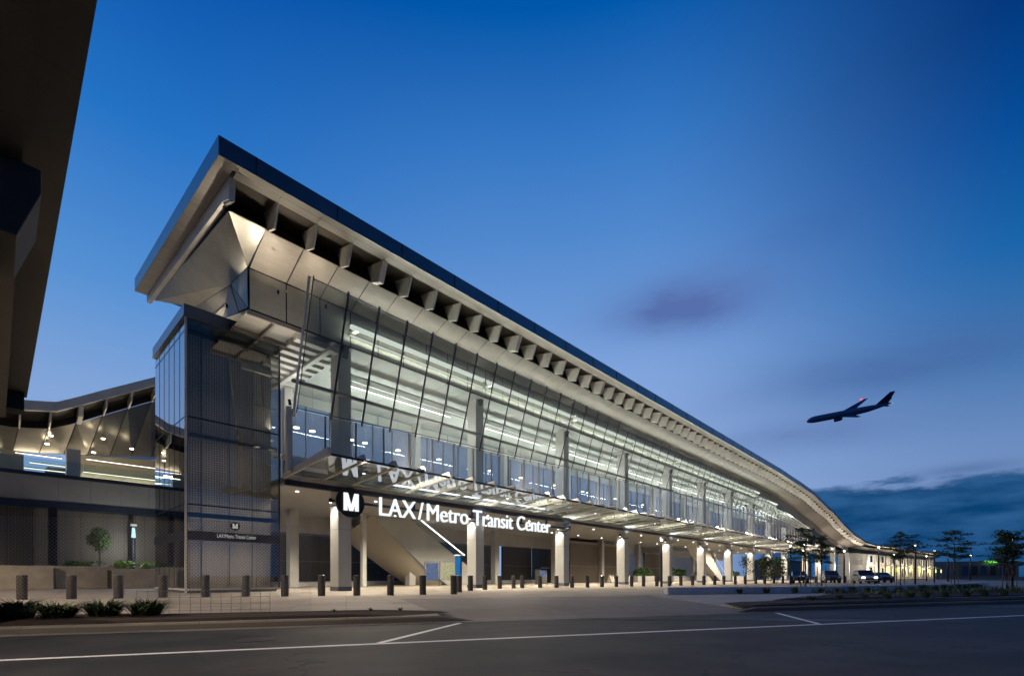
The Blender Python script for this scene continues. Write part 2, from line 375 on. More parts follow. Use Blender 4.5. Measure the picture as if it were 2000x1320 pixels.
# plaza (flush concrete), sidewalk on the right, soil beds
slab('plaza', [W(-80, 11.78), W(2.19, 11.78), W(2.19, 20.6), W(11.9, 20.6), W(14.3, 20.6), W(14.3, 60), (280, 60), (280, 120), (-60, 120), (-60, 60)], -.2, 0, M_['plaza'])
slab('sidewalk', [W(11.91, 11.78), W(60, 11.78), W(60, 20.6), W(14.31, 20.6)], -.2, -.003, M_['walk'])
slab('forecourt', [W(14.31, 20.61), W(60, 20.61), W(110, 30), (300, 60), W(14.31, 59.9)], -.2, -.006, M_['plaza'])
def bed(name, poly, label):
    m = MB(); n = len(poly); c = Vector((sum(p[0] for p in poly) / n, sum(p[1] for p in poly) / n))
    rings = []
    for s_, z in ((1, .006), (.94, .05), (.6, .075), (.2, .08)):
        pts = []
        for k in range(n):
            for t in range(6):
                a = Vector(poly[k]); b_ = Vector(poly[(k + 1) % n]); p = a.lerp(b_, t / 6)
                q = c + (p - c) * s_; pts.append((q.x, q.y, z + random.uniform(-.02, .02) * (s_ < 1)))
        rings.append(pts)
    for r0, r1 in zip(rings, rings[1:]):
        for k in range(len(r0)): j = (k + 1) % len(r0); m.face([r0[k], r0[j], r1[j], r1[k]])
    m.face(rings[-1]); o = m.build(name, M_['soil']); o['kind'] = 'structure'; return o
bed('soil_bed', [W(-60, 11.8), W(1.2, 11.8), W(2.6, 12.5), W(2.4, 13.2), W(-1, 13.6), W(-5, 14.2), W(-9.4, 15), W(-30, 15.5), W(-60, 15.5)], '')
bed('soil_bed', [W(11.5, 11.8), W(28, 11.8), W(40, 11.8), W(40, 12.9), W(20, 12.9), W(12.6, 13.7)], '')
bed('soil_bed', [W(15.8, 14.6), W(40, 14.0), W(40, 20.2), W(27, 20.2), W(18.6, 15.9)], '')
# road markings
def stripe(p, q, w, z=-.146):
    p, q = Vector(p), Vector(q); d = (q - p).normalized(); x = Vector((-d.y, d.x)) * w / 2; m = MB()
    n = max(2, int((q - p).length / 3))
    for k in range(n):
        a = p.lerp(q, k / n); b_ = p.lerp(q, (k + 1) / n)
        m.face([(*(a - x), z), (*(b_ - x), z), (*(b_ + x), z), (*(a + x), z)])
    return struct(m.build('road_marking', M_['paint']))
stripe(W(-120, 8.15), W(260, 8.15), .14)
stripe(W(.52, 8.25), W(2.55, 11.15), .13); stripe(W(12.25, 11.15), W(10.35, 8.25), .13)
for k in range(6):
    m = MB(); pts = []
    for q in range(15):
        t_ = q / 14; pts.append(Vector(W(4.6 + k * .42 + t_ * (6.0 + .3 * k), 11.15 - (.9 + .28 * k) * t_ - 1.3 * t_ * t_)))
    for p, q in zip(pts, pts[1:]):
        d = (q - p).normalized(); x = Vector((-d.y, d.x)) * .07; m.face([(*(p - x), -.1475), (*(q - x), -.1475), (*(q + x), -.1475), (*(p + x), -.1475)])
    struct(m.build('tyre_mark', M_['tyremark']))
m = MB(); m.tube([(*W(-1.5, 9.4), -.1495), (*W(-1.5, 9.4), -.144)], .33, 28); struct(m.build('manhole_cover', M_['boll']))
stripe(W(22, 11.1), W(24.5, 10.2), .06)
# ------------------------------------------------------------------ station
def interp(tab, x):
    if x <= tab[0][0]: return tab[0][1]
    for (a, p), (b_, q) in zip(tab, tab[1:]):
        if x <= b_:
            t = (x - a) / (b_ - a); t = t * t * (3 - 2 * t) * .35 + t * .65
            return p + (q - p) * t
    return tab[-1][1]
ZT = [(0, 20.4), (98, 20.4), (108, 20.15), (120, 19.1), (134, 16.8), (147, 14.1), (156, 11.9), (163, 10.7), (172, 10.0), (188, 9.7), (265, 9.5)]
DV = [(0, 0), (107, 0), (120, -.8), (147, -2.4), (163, -4.5), (188, -10.3), (220, -14.5), (265, -20.5)]
GB = [(0, 10.35), (12, 10.4), (24, 10.85), (45, 11.5), (59, 12.05), (89, 13.0), (100, 13.1), (112, 12.6), (126, 11.6), (140, 9)]
GT = [(0, 16.84), (34, 16.75), (61, 16.5), (85, 16.0), (105, 14.7), (125, 12.2), (140, 9.1)]
smooth_interp = interp
def prof(u): zt = interp(ZT, u); return interp(DV, u), zt, .45 + .55 * min(1, max(0, (zt - 9.5) / 10.9))
def T(u, v, z): dv, zt, k = prof(u); return (u, v + dv, zt - k * (20.4 - z))
SPAN = [7.58 + 2 * i for i in range(0, 129)]
st = thing('station_building', 'long metro station hall with sweeping metal roof and glass front', 'station', (15, 35, 0))
def loft(name, pr, us, mat, gap=0, parent=st, smooth=False):
    m = MB()
    for a, b_ in zip(us, us[1:]):
        a2, b2 = a + gap, b_ - gap
        for (v0, z0), (v1, z1) in zip(pr, pr[1:]): m.face([T(a2, v0, z0), T(b2, v0, z0), T(b2, v1, z1), T(a2, v1, z1)])
    return m.build(name, mat, parent, smooth)
# roof skin
us = [6.73] + SPAN
m = MB()
for a, b_ in zip(us, us[1:]):
    m.face([T(a, 24, 20.4), T(b_, 24, 20.4), T(b_, 42.7, 21.95), T(a, 42.7, 21.95)])
m.build('roof_deck', M_['fascia'], st)
m = MB(); th = .06
for i in range(0, len(us) - 1):
    a, b_ = us[i], us[i + 1]; g = .012 if i % 2 == 0 else 0
    for v0, v1, z0, z1 in ((24, 24, 20.43, 19.56),):
        m.face([T(a + g, 24, 20.43), T(b_, 24, 20.43), T(b_, 24.0, 19.56), T(a + g, 24.0, 19.56)])
m.build('fascia', M_['fascia'], st)
loft('rear_fascia', [(42.75, 21.98), (42.75, 21.1)], us, M_['fascia'])
m = MB()
m.face([(6.73, 24, 20.43), (6.73, 42.75, 21.99), (6.73, 42.75, 21.1), (6.73, 24, 19.56)])
m.build('end_fascia', M_['fascia'], st)
# joint lines on fascia (thin battens)
m = MB()
for i in range(0, len(SPAN), 2):
    p = T(SPAN[i] + .7, 23.985, 20.42); q = T(SPAN[i] + .7, 23.985, 19.58); m.bar(p, q, .03, .02)
m.build('fascia_joint', M_['black'], st)
# soffit strip behind fascia, two planks with a groove
loft('soffit_strip', [(24.0, 19.56), (24.42, 19.56)], us, M_['soffit'], .008)
loft('soffit_strip', [(24.45, 19.56), (24.95, 19.56), (24.95, 19.75)], us[1:], M_['soffit'], .008)
m = MB(); m.face([(6.73, 24.42, 19.585), (7.45, 24.42, 19.585), (7.45, 42.75, 21.08), (6.73, 42.75, 21.08)]); m.build('soffit_strip', M_['soffit'], st)
# recess behind the fins
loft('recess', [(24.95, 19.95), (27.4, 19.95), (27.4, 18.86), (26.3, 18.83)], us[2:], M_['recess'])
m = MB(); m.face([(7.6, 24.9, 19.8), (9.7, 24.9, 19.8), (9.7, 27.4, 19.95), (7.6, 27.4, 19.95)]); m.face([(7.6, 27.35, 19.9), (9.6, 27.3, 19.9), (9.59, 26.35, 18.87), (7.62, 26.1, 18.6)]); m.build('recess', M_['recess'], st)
# end beam and fins
m = MB(); m.prism([(7.46, 24.9, 19.84), (7.46, 43.0, 21.5), (7.46, 42.95, 20.66), (7.46, 25.93, 18.93), (7.46, 25.1, 18.6)], (.26, 0, 0)); m.build('end_beam', M_['fin'], st)
m = MB(); m.bar((7.59, 25.12, 18.57), (7.59, 26.1, 18.9), .12, .06); m.build('light_slot', M_['soffit'], st)
for i in range(1, 80):
    u = 7.58 + 2 * i; thk = .34 if i % 6 == 4 else .11
    pr = [(24.93, 19.54), (25.45, 18.52), (26.45, 18.86), (27.3, 19.9), (24.93, 19.9)]
    m = MB(); m.hexa([T(u, 25.40, 18.48), T(u + thk, 25.40, 18.48), T(u + thk, 26.2, 18.74), T(u, 26.2, 18.74), T(u, 24.93, 19.54), T(u + thk, 24.93, 19.54), T(u + thk, 26.75, 19.93), T(u, 26.75, 19.93)])
    m.build('fin', M_['fin'], st)
# folded soffit: upper row (sloped) and lower row (near vertical), panels with open joints over dark backing
def zipl(v): return v
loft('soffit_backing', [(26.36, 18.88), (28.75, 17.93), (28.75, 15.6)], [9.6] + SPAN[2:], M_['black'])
m = MB()
SP = [9.52 + 2 * i for i in range(0, 78)]
for k, u in enumerate(SP):
    a, b_ = u + .03, u + 1.97; md = (a + b_) / 2
    P1, P2, P3, P4 = T(a, 26.3, 18.85), T(b_, 26.3, 18.85), T(b_, 28.6, 17.9), T(a, 28.6, 17.9)
    if k < 3: m.face([P1, P2, P3, P4])
    else:   # creased along a diagonal
        c = Vector(T(md, 27.4, 18.30)); m.face([P1, P2, Vector(P3) + Vector((0, -.05, -.06))]); m.face([P1, Vector(P3) + Vector((0, -.05, -.06)), P4])
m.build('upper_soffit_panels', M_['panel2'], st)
m = MB()
for u in SP: a, b_ = u + .03, u + 1.97; m.face([T(a, 28.65, 17.86), T(b_, 28.65, 17.86), T(b_, 28.62, 15.66), T(a, 28.62, 15.66)])
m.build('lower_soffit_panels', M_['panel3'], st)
# gable facets
Q = (9.55, 26.3, 18.87); A = (9.43, 28.62, 17.9); P3 = (9.46, 28.62, 15.62); P2 = (9.45, 31.5, 18.13); P1 = (7.72, 26.0, 18.66)
P4 = (7.72, 42.2, 20.62); K = (9.45, 39.0, 19.6); Mm = (10.5, 37.1, 18.5); Nn = (9.46, 30.1, 15.95)
def facet(name, pts, mat, sh=.993):
    c = sum((Vector(p) for p in pts), Vector()) / len(pts); m = MB(); m.face([c + (Vector(p) - c) * sh for p in pts]); return m.build(name, mat, st)
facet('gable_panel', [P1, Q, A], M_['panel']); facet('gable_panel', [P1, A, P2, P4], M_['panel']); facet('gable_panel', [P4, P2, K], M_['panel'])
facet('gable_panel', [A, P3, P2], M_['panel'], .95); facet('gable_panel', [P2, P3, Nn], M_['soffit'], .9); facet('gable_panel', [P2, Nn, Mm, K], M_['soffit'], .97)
m = MB()
o_ = Vector((.10, .0, .05))
for tri in ([P1, Q, A], [P1, A, P2], [P1, P2, P4], [P4, P2, K], [A, P3, P2], [P2, P3, Nn], [P2, Nn, Mm], [P2, Mm, K]): m.face([Vector(p) + o_ for p in tri])
m.build('gable_backing', M_['black'], st)
# hall ceiling and rear soffit
loft('ceiling', [(28.7, 15.62), (34, 15.35), (38.5, 15.4)], [15.6] + SPAN[5:66], M_['ceil'], .015)
loft('rear_soffit', [(38.5, 15.4), (39.2, 19.5), (42.7, 21.1)], [12.0] + SPAN[3:], M_['ceil'], .015)
m = MB()
for k in range(9):     # open slatted end of the ceiling
    v = 29.3 + k * 1.05
    m.box((12.4, v, 15.25), (15.5, v + .5, 15.62))
m.box((14.2, 28.8, 15.05), (14.5, 38.6, 15.24)); m.build('ceiling_slats', M_['slat'], st)
m = MB()
for k in range(4): v = 28.7 + k * 2.5; m.face([(9.5, v, 15.58), (12.38, v, 15.58), (12.38, v + 2.44, 15.58), (9.5, v + 2.44, 15.58)])
m.build('end_ceiling_panels', M_['soffit'], st)
m = MB()
for k in range(5): v = 28.62 + k * 2.5; m.box((9.45, v, 15.34), (12.4, v + .14, 15.575))
m.box((10.9, 28.7, 15.36), (11.04, 38.6, 15.57)); m.build('end_ceiling_beams', M_['mull2'], st)
lamp('slat_fill', 'AREA', (13.5, 33, 10.6), 110, (1, .95, .86), st, 2.5, .5, rot=(math.pi, 0, 0))  # added fill area without a fixture, brightens the ceiling slats
m = MB(); m.face([(9.7, 28.7, 17.5), (15.5, 28.7, 17.5), (15.5, 38, 18.3), (9.9, 38, 18.3)]); m.build('ceiling_cavity', M_['ceil'], st)
# columns
GC = [15.05 + 12 * n for n in range(10)]
for n, u in enumerate(GC):
    zt = min(16.0, interp(GT, u) - .3)
    m = MB(); m.box((u, 29.3, .28), (u + .9, 30.4, 6.7)); m.box((u + .02, 29.32, 6.7), (u + .88, 30.38, zt))
    c = m.build('column', M_['white'], st, bevel=.02)
    m = MB(); m.box((u - .012, 29.288, 0), (u + .912, 30.412, .28)); m.build('column_base', M_['base'], c)
    m = MB(); m.box((u - .004, 29.296, 3.98), (u + .904, 30.404, 4.0)); m.build('column_joint', M_['spandrel'], c)
    if zt > 14: m = MB(); m.prism([(u + .25, 29.5, zt - 1.3), (u + .25, 30.3, zt - 1.3), (u + .25, 30.9, zt), (u + .25, 28.9, zt)], (.4, 0, 0)); m.build('column_bracket', M_['mull'], c)
for u in (17.2, 29.4, 42, 54, 66, 78, 90, 102, 114):
    m = MB(); m.box((u, 42, 0), (u + .75, 42.8, 6.7)); m.build('column', M_['white'], st, bevel=.02)
for u, v in ((33.6, 52), (48.2, 52), (72, 52), (96, 52)): m = MB(); m.box((u, v, 0), (u + .5, v + .5, 5)); m.build('column', M_['white'], st)
for n in range(12):
    u = 135 + 11 * n; dv, zt, k = prof(u)
    m = MB(); h = zt - k * 5; m.box((u, 29.3 + dv, 0), (u + .9, 30.4 + dv, h)); m.build('column', M_['white'], st)
for u in range(15, 128, 12): m = MB(); m.box((u, 37.6, 7.2), (u + .6, 38.2, min(15.4, interp(GT, u) - .5))); m.build('column', M_['white'], st)
# slabs: deck over the ground floor, slatted soffit
m = MB(); m.box((12.5, 29.6, 6.9), (131, 46, 7.25)); m.build('deck_slab', M_['spandrel'], st)
m = MB()
for k in range(54):
    v = 28.9 + k * .32; m.box((12.45, v, 6.72), (131, v + .27, 6.78))
m.box((12.45, 28.7, 6.8), (131, 46.1, 6.88)); m.build('ground_floor_ceiling', M_['slat'], st)
m = MB(); m.box((12.4, 46, 5.1), (131, 46.3, 7.3)); m.build('ceiling_bulkhead', M_['whitewall'], st)
# interior: parapet, horizontal tubes, trough light, tray
m = MB(); m.tube([(12, 29.0, 12.55), (100, 29.0, 12.55), (120, 28.6, 11.9)], .12, 12); m.build('wind_girt', M_['rail'], st, smooth=True)
m = MB(); m.box((15.5, 30.9, 14.85), (110, 31.4, 14.95)); m.bar((15.5, 31.0, 14.6), (110, 31.0, 14.6), .05); m.bar((15.5, 31.3, 14.5), (110, 31.3, 14.5), .05)
for k in range(40): m.bar((16 + 2.35 * k, 31.1, 14.6), (16 + 2.35 * k, 31.1, 15.35), .04)
m.build('cable_tray', M_['spandrel'], st)
m = MB()
for k in range(47): u = 12 + 2.4 * k; m.bar((u, 30.2, 7.25), (u, 30.2, 8.35), .05)
m.bar((12, 30.2, 8.35), (125, 30.2, 8.35), .06); m.build('platform_rail', M_['rail'], st)
m = MB(); m.box((12, 30.2, 7.3), (125, 30.22, 8.3)); m.build('rail_glass', M_['glassL'], st)
m = MB(); m.box((13, 37.9, 9.9), (125, 38.05, 10.3)); m.build('rear_beam', M_['ceil'], st)
m = MB(); m.face([(13, 38.5, 7.3), (125, 38.5, 7.3), (125, 38.5, 15.3), (13, 38.5, 15.3)]); m.build('rear_glass', M_['glassL'], st)
m = MB()
for k in range(57): m.bar((13 + 2 * k, 38.45, 7.3), (13 + 2 * k, 38.45, 15.3), .06, .12)
m.build('rear_mullions', M_['mull2'], st)
for k in range(0, 28):   # rear screen panels, every third bay left open to the sky
    u = 15.5 + 4 * k
    m = MB(); m.box((u, 38.3, 14.5), (u + 3.9, 38.36, 15.3)); m.build('rear_panel', M_['ceil'], st)
# trough lights (linear fixtures lighting the folded soffit), with bracket arms
for n in range(9):
    u = GC[n] + .2; L = 11.6; f = 1
    t = thing('trough_light', 'linear white trough light along the soffit, %s bay from the tower end' % ordn(n), 'light fixture', (u + 6, 28.1, 16.7), 'trough lights under the folded soffit')
    m = MB(); q = 0
    z_ = 16.75 if u < 90 else 16.75 - (u - 90) * .09
    m.box((u, 28.0, z_), (u + L, 28.32, z_ + .12)); m.build('housing', M_['slat'], t)
    m = MB(); m.box((u + .05, 27.97, z_ - .16), (u + L - .05, 28.32, z_ - .003)); m.box((u + .05, 28.2, z_ - .62), (u + L - .05, 28.34, z_ - .56)); m.build('diffuser', M_['E_trough'], t)
    m = MB(); m.bar((u + .7, 28.1, z_), (u - .6, 30.2, z_ - .9), .3, .14); m.build('arm', M_['slat'], t)
    lamp('trough_lamp', 'AREA', (u + L / 2, 28.1, z_ - .7), 380, (.92, 1, .88), t, L, .2, rot=aim((0, .35, 1)))
for n in range(9):
    u = GC[n] + 1.2; L = 10
    t = thing('line_light', 'hanging line light inside the glass hall, %s from the tower end' % ordn(n), 'light fixture', (u + 5, 32, 14.4), 'hanging line lights in the hall')
    z_ = 14.35 if u < 90 else 14.35 - (u - 90) * .06
    m = MB(); m.box((u, 31.6, z_), (u + L, 31.72, z_ + .08)); m.build('tube', M_['E_line'], t)
    m = MB(); m.box((u, 31.58, z_ + .09), (u + L, 31.74, z_ + .16))
    for q in (1, 5, 9): m.bar((u + q, 31.66, z_ + .1), (u + q, 31.66, z_ + 1.0), .025)
    m.build('hanger', M_['rail'], t)
    lamp('hall_lamp', 'AREA', (u + L / 2, 33.5, 11.4), 640, (.94, 1, .93), t, L, .3, rot=(math.pi, 0, 0))  # added fill area without a fixture, brightens the hall ceiling
    lamp('hall_lamp', 'AREA', (u + L / 2, 31.66, z_ - .01), 420, (.94, 1, .96), t, L, .1)
for k, u in enumerate((15.2, 16.4, 19.6, 20.8, 24, 28.5, 34, 35.2, 40, 46, 52, 53.2, 60, 68)):
    t = thing('hall_downlight', 'small oval ceiling lamp seen through the lower panes, %s from the tower end' % ordn(k), 'lamp', (u, 36, 11.9), 'oval lamps inside the hall')
    m = MB(); m.tube([(u, 36, 11.9), (u, 36, 11.95)], .2, 14); m.build('lens', M_['E_warm'], t)
    m = MB(); m.tube([(u, 36, 11.955), (u, 36, 12.05)], .24, 14); m.tube([(u, 36, 12.05), (u, 36, 15.35)], .015, 5); m.build('stem', M_['rail'], t)
# glazing
NB = 60
for i in range(NB):
    u = 11.55 + 2 * i; ub = u + 2
    def LP(uu, v, z): return (uu, v + interp(DV, uu) * .8, z)
    zb0, zb1 = interp(GB, u), interp(GB, ub); zt0, zt1 = interp(GT, u), interp(GT, ub)
    if zt1 - zb1 > .15:
        fr = min(1, (zt0 - zb0) / 6.4); vt = 27.3 - 2.0 * max(.25, fr)
        m = MB(); m.face([LP(u + .04, 27.3, zb0), LP(ub - .04, 27.3, zb1), LP(ub - .04, vt, zt1), LP(u + .04, vt, zt0)]); m.build('tilted_pane', M_['glassU'], st)
        m = MB(); d = Vector((0, vt - 27.3, zt0 - zb0)).normalized()
        p = Vector(LP(u, 27.22, zb0)) - d * .28; q = Vector(LP(u, vt - .08, zt0)) + d * .12
        m.bar(p, q, .04 if i else .03, .11 if i else .05, up=(1, 0, 0)); m.build('tilted_mullion', M_['mull'], st)
        if i == 0: m = MB(); m.bar(LP(u - .12, 27.5, zb0 - .5), LP(u - .12, vt + .15, zt0 + .1), .07, .2); m.build('end_mullion', M_['slat'], st)
    m = MB(); m.face([LP(u + .0, 28.1, 7.0), LP(ub, 28.1, 7.0), LP(ub, 28.1, zb1 + .15), LP(u, 28.1, zb0 + .15)]); m.build('vertical_pane', M_['glassL'], st)
    m = MB(); m.bar(LP(u, 28.0, 6.9), LP(u, 28.0, zb0 + .1), .05, .14, up=(0, 1, 0)); m.build('vertical_mullion', M_['mull2'], st)
m = MB()
for i in range(NB):
    u = 11.55 + 2 * i
    m.bar((u, 27.35 + interp(DV, u) * .8, interp(GB, u)), (u + 2, 27.35 + interp(DV, u + 2) * .8, interp(GB, u + 2)), .05)
    fr = min(1, (interp(GT, u) - interp(GB, u)) / 6.4)
    if fr > .05: m.bar((u, 27.3 - 2 * max(.25, fr) + interp(DV, u) * .8, interp(GT, u)), (u + 2, 27.3 - 2 * max(.25, min(1, (interp(GT, u + 2) - interp(GB, u + 2)) / 6.4)) + interp(DV, u + 2) * .8, interp(GT, u + 2)), .05)
m.build('glazing_rail', M_['mull'], st)
m = MB(); m.box((11.25, 27.85, 6.9), (11.5, 28.15, 10.6)); m.box((11.2, 28.0, 7.6), (11.35, 28.6, 7.8)); m.build('end_post', M_['rafter'], st, bevel=.02)
# canopy
NR = 62
cg = []
for i in range(NR):
    u = 11.58 + 2 * i; dv = interp(DV, u)
    def C(uu, v, z): return (uu, v + interp(DV, uu), z)
    m = MB(); m.hexa([C(u, 29.25, 6.72), C(u + .12, 29.25, 6.72), C(u + .12, 23.5, 7.12), C(u, 23.5, 7.12), C(u, 29.25, 7.0), C(u + .12, 29.25, 7.0), C(u + .12, 23.75, 7.56), C(u, 23.75, 7.56)])
    cr = m.build('canopy_rafter', M_['rafter'], st)
    m = MB(); m.face([C(u + .12, 29.2, 6.78), C(u + 2, 29.2, 6.78), C(u + 2, 23.7, 7.17), C(u + .12, 23.7, 7.17)]); m.build('canopy_pane', M_['glassC'], st)
m = MB()
for i in range(NR - 1):
    u = 11.58 + 2 * i; m.bar((u, 23.66 + interp(DV, u), 7.2), (u + 2, 23.66 + interp(DV, u + 2), 7.2), .07, .12)
m.build('canopy_edge', M_['navy'], st)
m = MB()
for i in range(NR - 1):
    u = 11.58 + 2 * i; m.bar((u, 29.0 + interp(DV, u), 6.45), (u + 2, 29.0 + interp(DV, u + 2), 6.45), .14, .3)
m.build('canopy_beam', M_['navy'], st)
m = MB(); m.box((12, 44.6, 0), (24.5, 49.9, .42)); m.box((24.5, 46.8, 0), (57, 49.9, .42)); m.build('ledge', M_['whitewall'], st)
m = MB(); m.box((22.6, 39.5, 0), (23.0, 39.9, 6.7)); m.build('slim_column', M_['white'], st)
# stair and escalator under the hall, mesh walls at ground floor
esc = thing('escalator', 'pale escalator enclosure with lit glass balustrade coming down from the hall', 'escalator', (31, 43, 0))
m = MB(); m.prism([(25.0, 41, 6.7), (28.8, 41, 6.7), (35.3, 41, 2.9), (38.6, 41, .9), (38.6, 41, 0), (33.6, 41, 0), (31, 41, 1.6), (25, 41, 6.2)], (0, 5.6, 0)); m.build('side_panel', M_['ceil'], esc)
m = MB()                        # bulging underside
pts = []
for k in range(13):
    a = math.pi * k / 12; pts.append((math.cos(a), math.sin(a)))
for (c_, s_), (c2, s2) in zip(pts, pts[1:]):
    def q(uu, zz, c, s): return (uu - s * 1.9, 43.8 + c * 2.75, zz - s * 1.9)
    m.face([q(24.5, 6.9, c_, s_), q(24.5, 6.9, c2, s2), q(33.9, .9, c2, s2), q(33.9, .9, c_, s_)])
m.build('underside', M_['beige'], esc, smooth=True)
m = MB(); m.face([(28.6, 40.9, 6.75), (35.2, 40.9, 2.95), (35.9, 40.9, 3.4), (29.6, 40.9, 7.0)]); m.build('balustrade', M_['clear'], esc)
m = MB(); m.bar((29.6, 40.9, 7.0), (36, 40.9, 3.32), .09); m.build('handrail', M_['E_line'], esc)
def wallbox(name, label, cat, a, b_, mat, trim=True):
    t = thing(name, label, cat, ((a[0] + b_[0]) / 2, (a[1] + b_[1]) / 2, 0))
    m = MB(); m.box(a, b_); m.build('cladding', mat, t)
    if trim:
        m = MB(); m.box((a[0] - .05, a[1] - .05, b_[2]), (b_[0] + .05, b_[1] + .05, b_[2] + .35)); m.build('cap', M_['mull2'], t)
        m = MB(); m.box((a[0] - .04, a[1] - .04, 2.5), (b_[0] + .04, a[1] - .003, 2.55)); m.build('rail', M_['rail'], t)
    return t
wallbox('mesh_wall', 'dark mesh clad wall behind the escalator', 'wall', (12, 50, 0), (50, 50.4, 5.2), M_['mesh'])
wallbox('mesh_wall', 'dark mesh clad wall behind the information kiosk', 'wall', (50.6, 49, 0), (57, 49.4, 5.4), M_['mesh'])
ev = wallbox('elevator_block', 'brown mesh clad elevator block lettered C', 'elevator', (58.2, 42.5, 0), (72, 50, 5.9), M_['meshb'])
wallbox('mesh_wall', 'green dark mesh wall behind the planted boxes', 'wall', (84, 44, 0), (96, 44.3, 5.2), M_['mesh'])
t = thing('white_wall', 'white lit wall at the back of the ground floor', 'wall', (100, 60, 0)); m = MB(); m.box((98, 58, 0), (150, 58.3, 6.8)); m.build('panel', M_['whitewall'], t)
# ---- text helper
def text_mesh(body, size, extr, name, mat, parent, origin, xdir, width=None, align='LEFT', bold=.0, zscale=1, slash=0):
    """writing as mesh, standing upright, running along xdir"""
    def mk(s):
        c = bpy.data.curves.new('txt', 'FONT'); c.body = s; c.size = size; c.extrude = extr; c.offset = bold
        o = bpy.data.objects.new('txt', c); COL.objects.link(o)
        dg = bpy.context.evaluated_depsgraph_get(); me = bpy.data.meshes.new_from_object(o.evaluated_get(dg))
        bpy.data.objects.remove(o); return me
    def wid(s):
        me = mk(s); xs = [v.co.x for v in me.vertices]; return (max(xs) if xs else 0)
    full = wid(body) + (2 * slash * size if '/' in body else 0); dot = wid('.'); sx = (width / full) if width else 1; isl = body.find('/')
    X = Vector(xdir).normalized(); Z = Vector((0, 0, 1)); Y = Z.cross(X)
    mat4 = Matrix(((X.x, Z.x, -Y.x, 0), (X.y, Z.y, -Y.y, 0), (X.z, Z.z, -Y.z, 0), (0, 0, 0, 1)))
    off0 = -full * sx / 2 if align == 'CENTER' else 0
    res = []
    for i, ch in enumerate(body):
        if ch == ' ': continue
        me = mk(ch); x0 = (wid(body[:i] + '.') - dot if i else 0) + (slash * size * ((i >= isl) + (i > isl)) if isl >= 0 else 0)
        for v in me.vertices: v.co.x = (v.co.x + x0) * sx + off0; v.co.y *= zscale
        me.transform(mat4); me.transform(Matrix.Translation(Vector(origin)))
        me.materials.clear(); me.materials.append(mat)
        o = bpy.data.objects.new(name, me); COL.objects.link(o)
        if parent: o.parent = parent; o.matrix_parent_inverse = parent.matrix_basis.inverted()
        res.append(o)
    return res
def disc(name, c, r, thk, mat, parent, n=48, ydir=-1):
    m = MB(); pts = [(c[0] + r * math.cos(2 * math.pi * k / n), c[1], c[2] + r * math.sin(2 * math.pi * k / n)) for k in range(n)]
    m.prism(pts, (0, thk, 0)); return m.build(name, mat, parent)
def letter_M(c, h, w, thk, mat, parent):
    x0, x1, z0, z1 = -w / 2, w / 2, -h / 2, h / 2; s = w * .24
    poly = [(x0, z0), (x0, z1), (x0 + s * 1.05, z1), (0, z0 + h * .34), (x1 - s * 1.05, z1), (x1, z1), (x1, z0), (x1 - s, z0), (x1 - s, z1 - h * .34), (w * .10, z0), (-w * .10, z0), (x0 + s, z1 - h * .34), (x0 + s, z0)]
    m = MB()
    # split into convex pieces
    m.prism([(c[0] + a, c[1], c[2] + b_) for a, b_ in ((x0, z0), (x0, z1), (x0 + s, z1), (x0 + s, z0))], (0, thk, 0))
    m.prism([(c[0] + a, c[1], c[2] + b_) for a, b_ in ((x1 - s, z0), (x1 - s, z1), (x1, z1), (x1, z0))], (0, thk, 0))
    m.prism([(c[0] + a, c[1] + .002, c[2] + b_) for a, b_ in ((x0 + s * .2, z1 - .001), (x0 + s * 1.15, z1 - .001), (w * .10, z0), (-w * .13, z0))], (0, thk, 0))
    m.prism([(c[0] + a, c[1] + .004, c[2] + b_) for a, b_ in ((x1 - s * .2, z1 - .002), (x1 - s * 1.15, z1 - .002), (-w * .10, z0 + .001), (w * .13, z0 + .001))], (0, thk, 0))
    return m.build('letter', mat, parent)
sg = thing('station_sign', 'lit white lettering LAX/Metro Transit Center with round black M emblem under canopy', 'sign', (26, 28.8, 5.6))
dd = disc('emblem_disc', (15.55, 28.62, 5.68), .96, .16, M_['black'], sg)
letter_M((15.55, 28.55, 5.70), 1.12, 1.02, .068, M_['E_letter'], dd)
text_mesh('LAX/Metro Transit Center', 1.78, .07, 'letter', M_['E_letter'], sg, (17.5, 28.62, 5.06), (1, 0, 0), 18.5, slash=.13)
m = MB(); m.bar((16.5, 28.85, 5.72), (39.4, 28.85, 5.72), .09, .16); m.bar((11.6, 28.86, 6.47), (39.6, 28.86, 6.47), .12, .30)
for u in (20.6, 26.3, 32.2, 35.8, 39.45): m.bar((u, 28.9, 5.62), (u, 28.9, 6.5), .14, .14)
m.build('frame', M_['navy'], sg)
lamp('sign_glow', 'AREA', (27, 28.3, 6.5), 30, (.9, .96, 1), sg, 17, .15, rot=aim((0, -.25, .4)))
text_mesh('C', 1.0, .01, 'letter', M_['E_tick'], ev, (66.5, 42.40, 4.3), (1, 0, 0))
text_mesh('ELEV', .38, .01, 'letter', M_['E_tick'], ev, (66.3, 42.40, 5.25), (1, 0, 0))
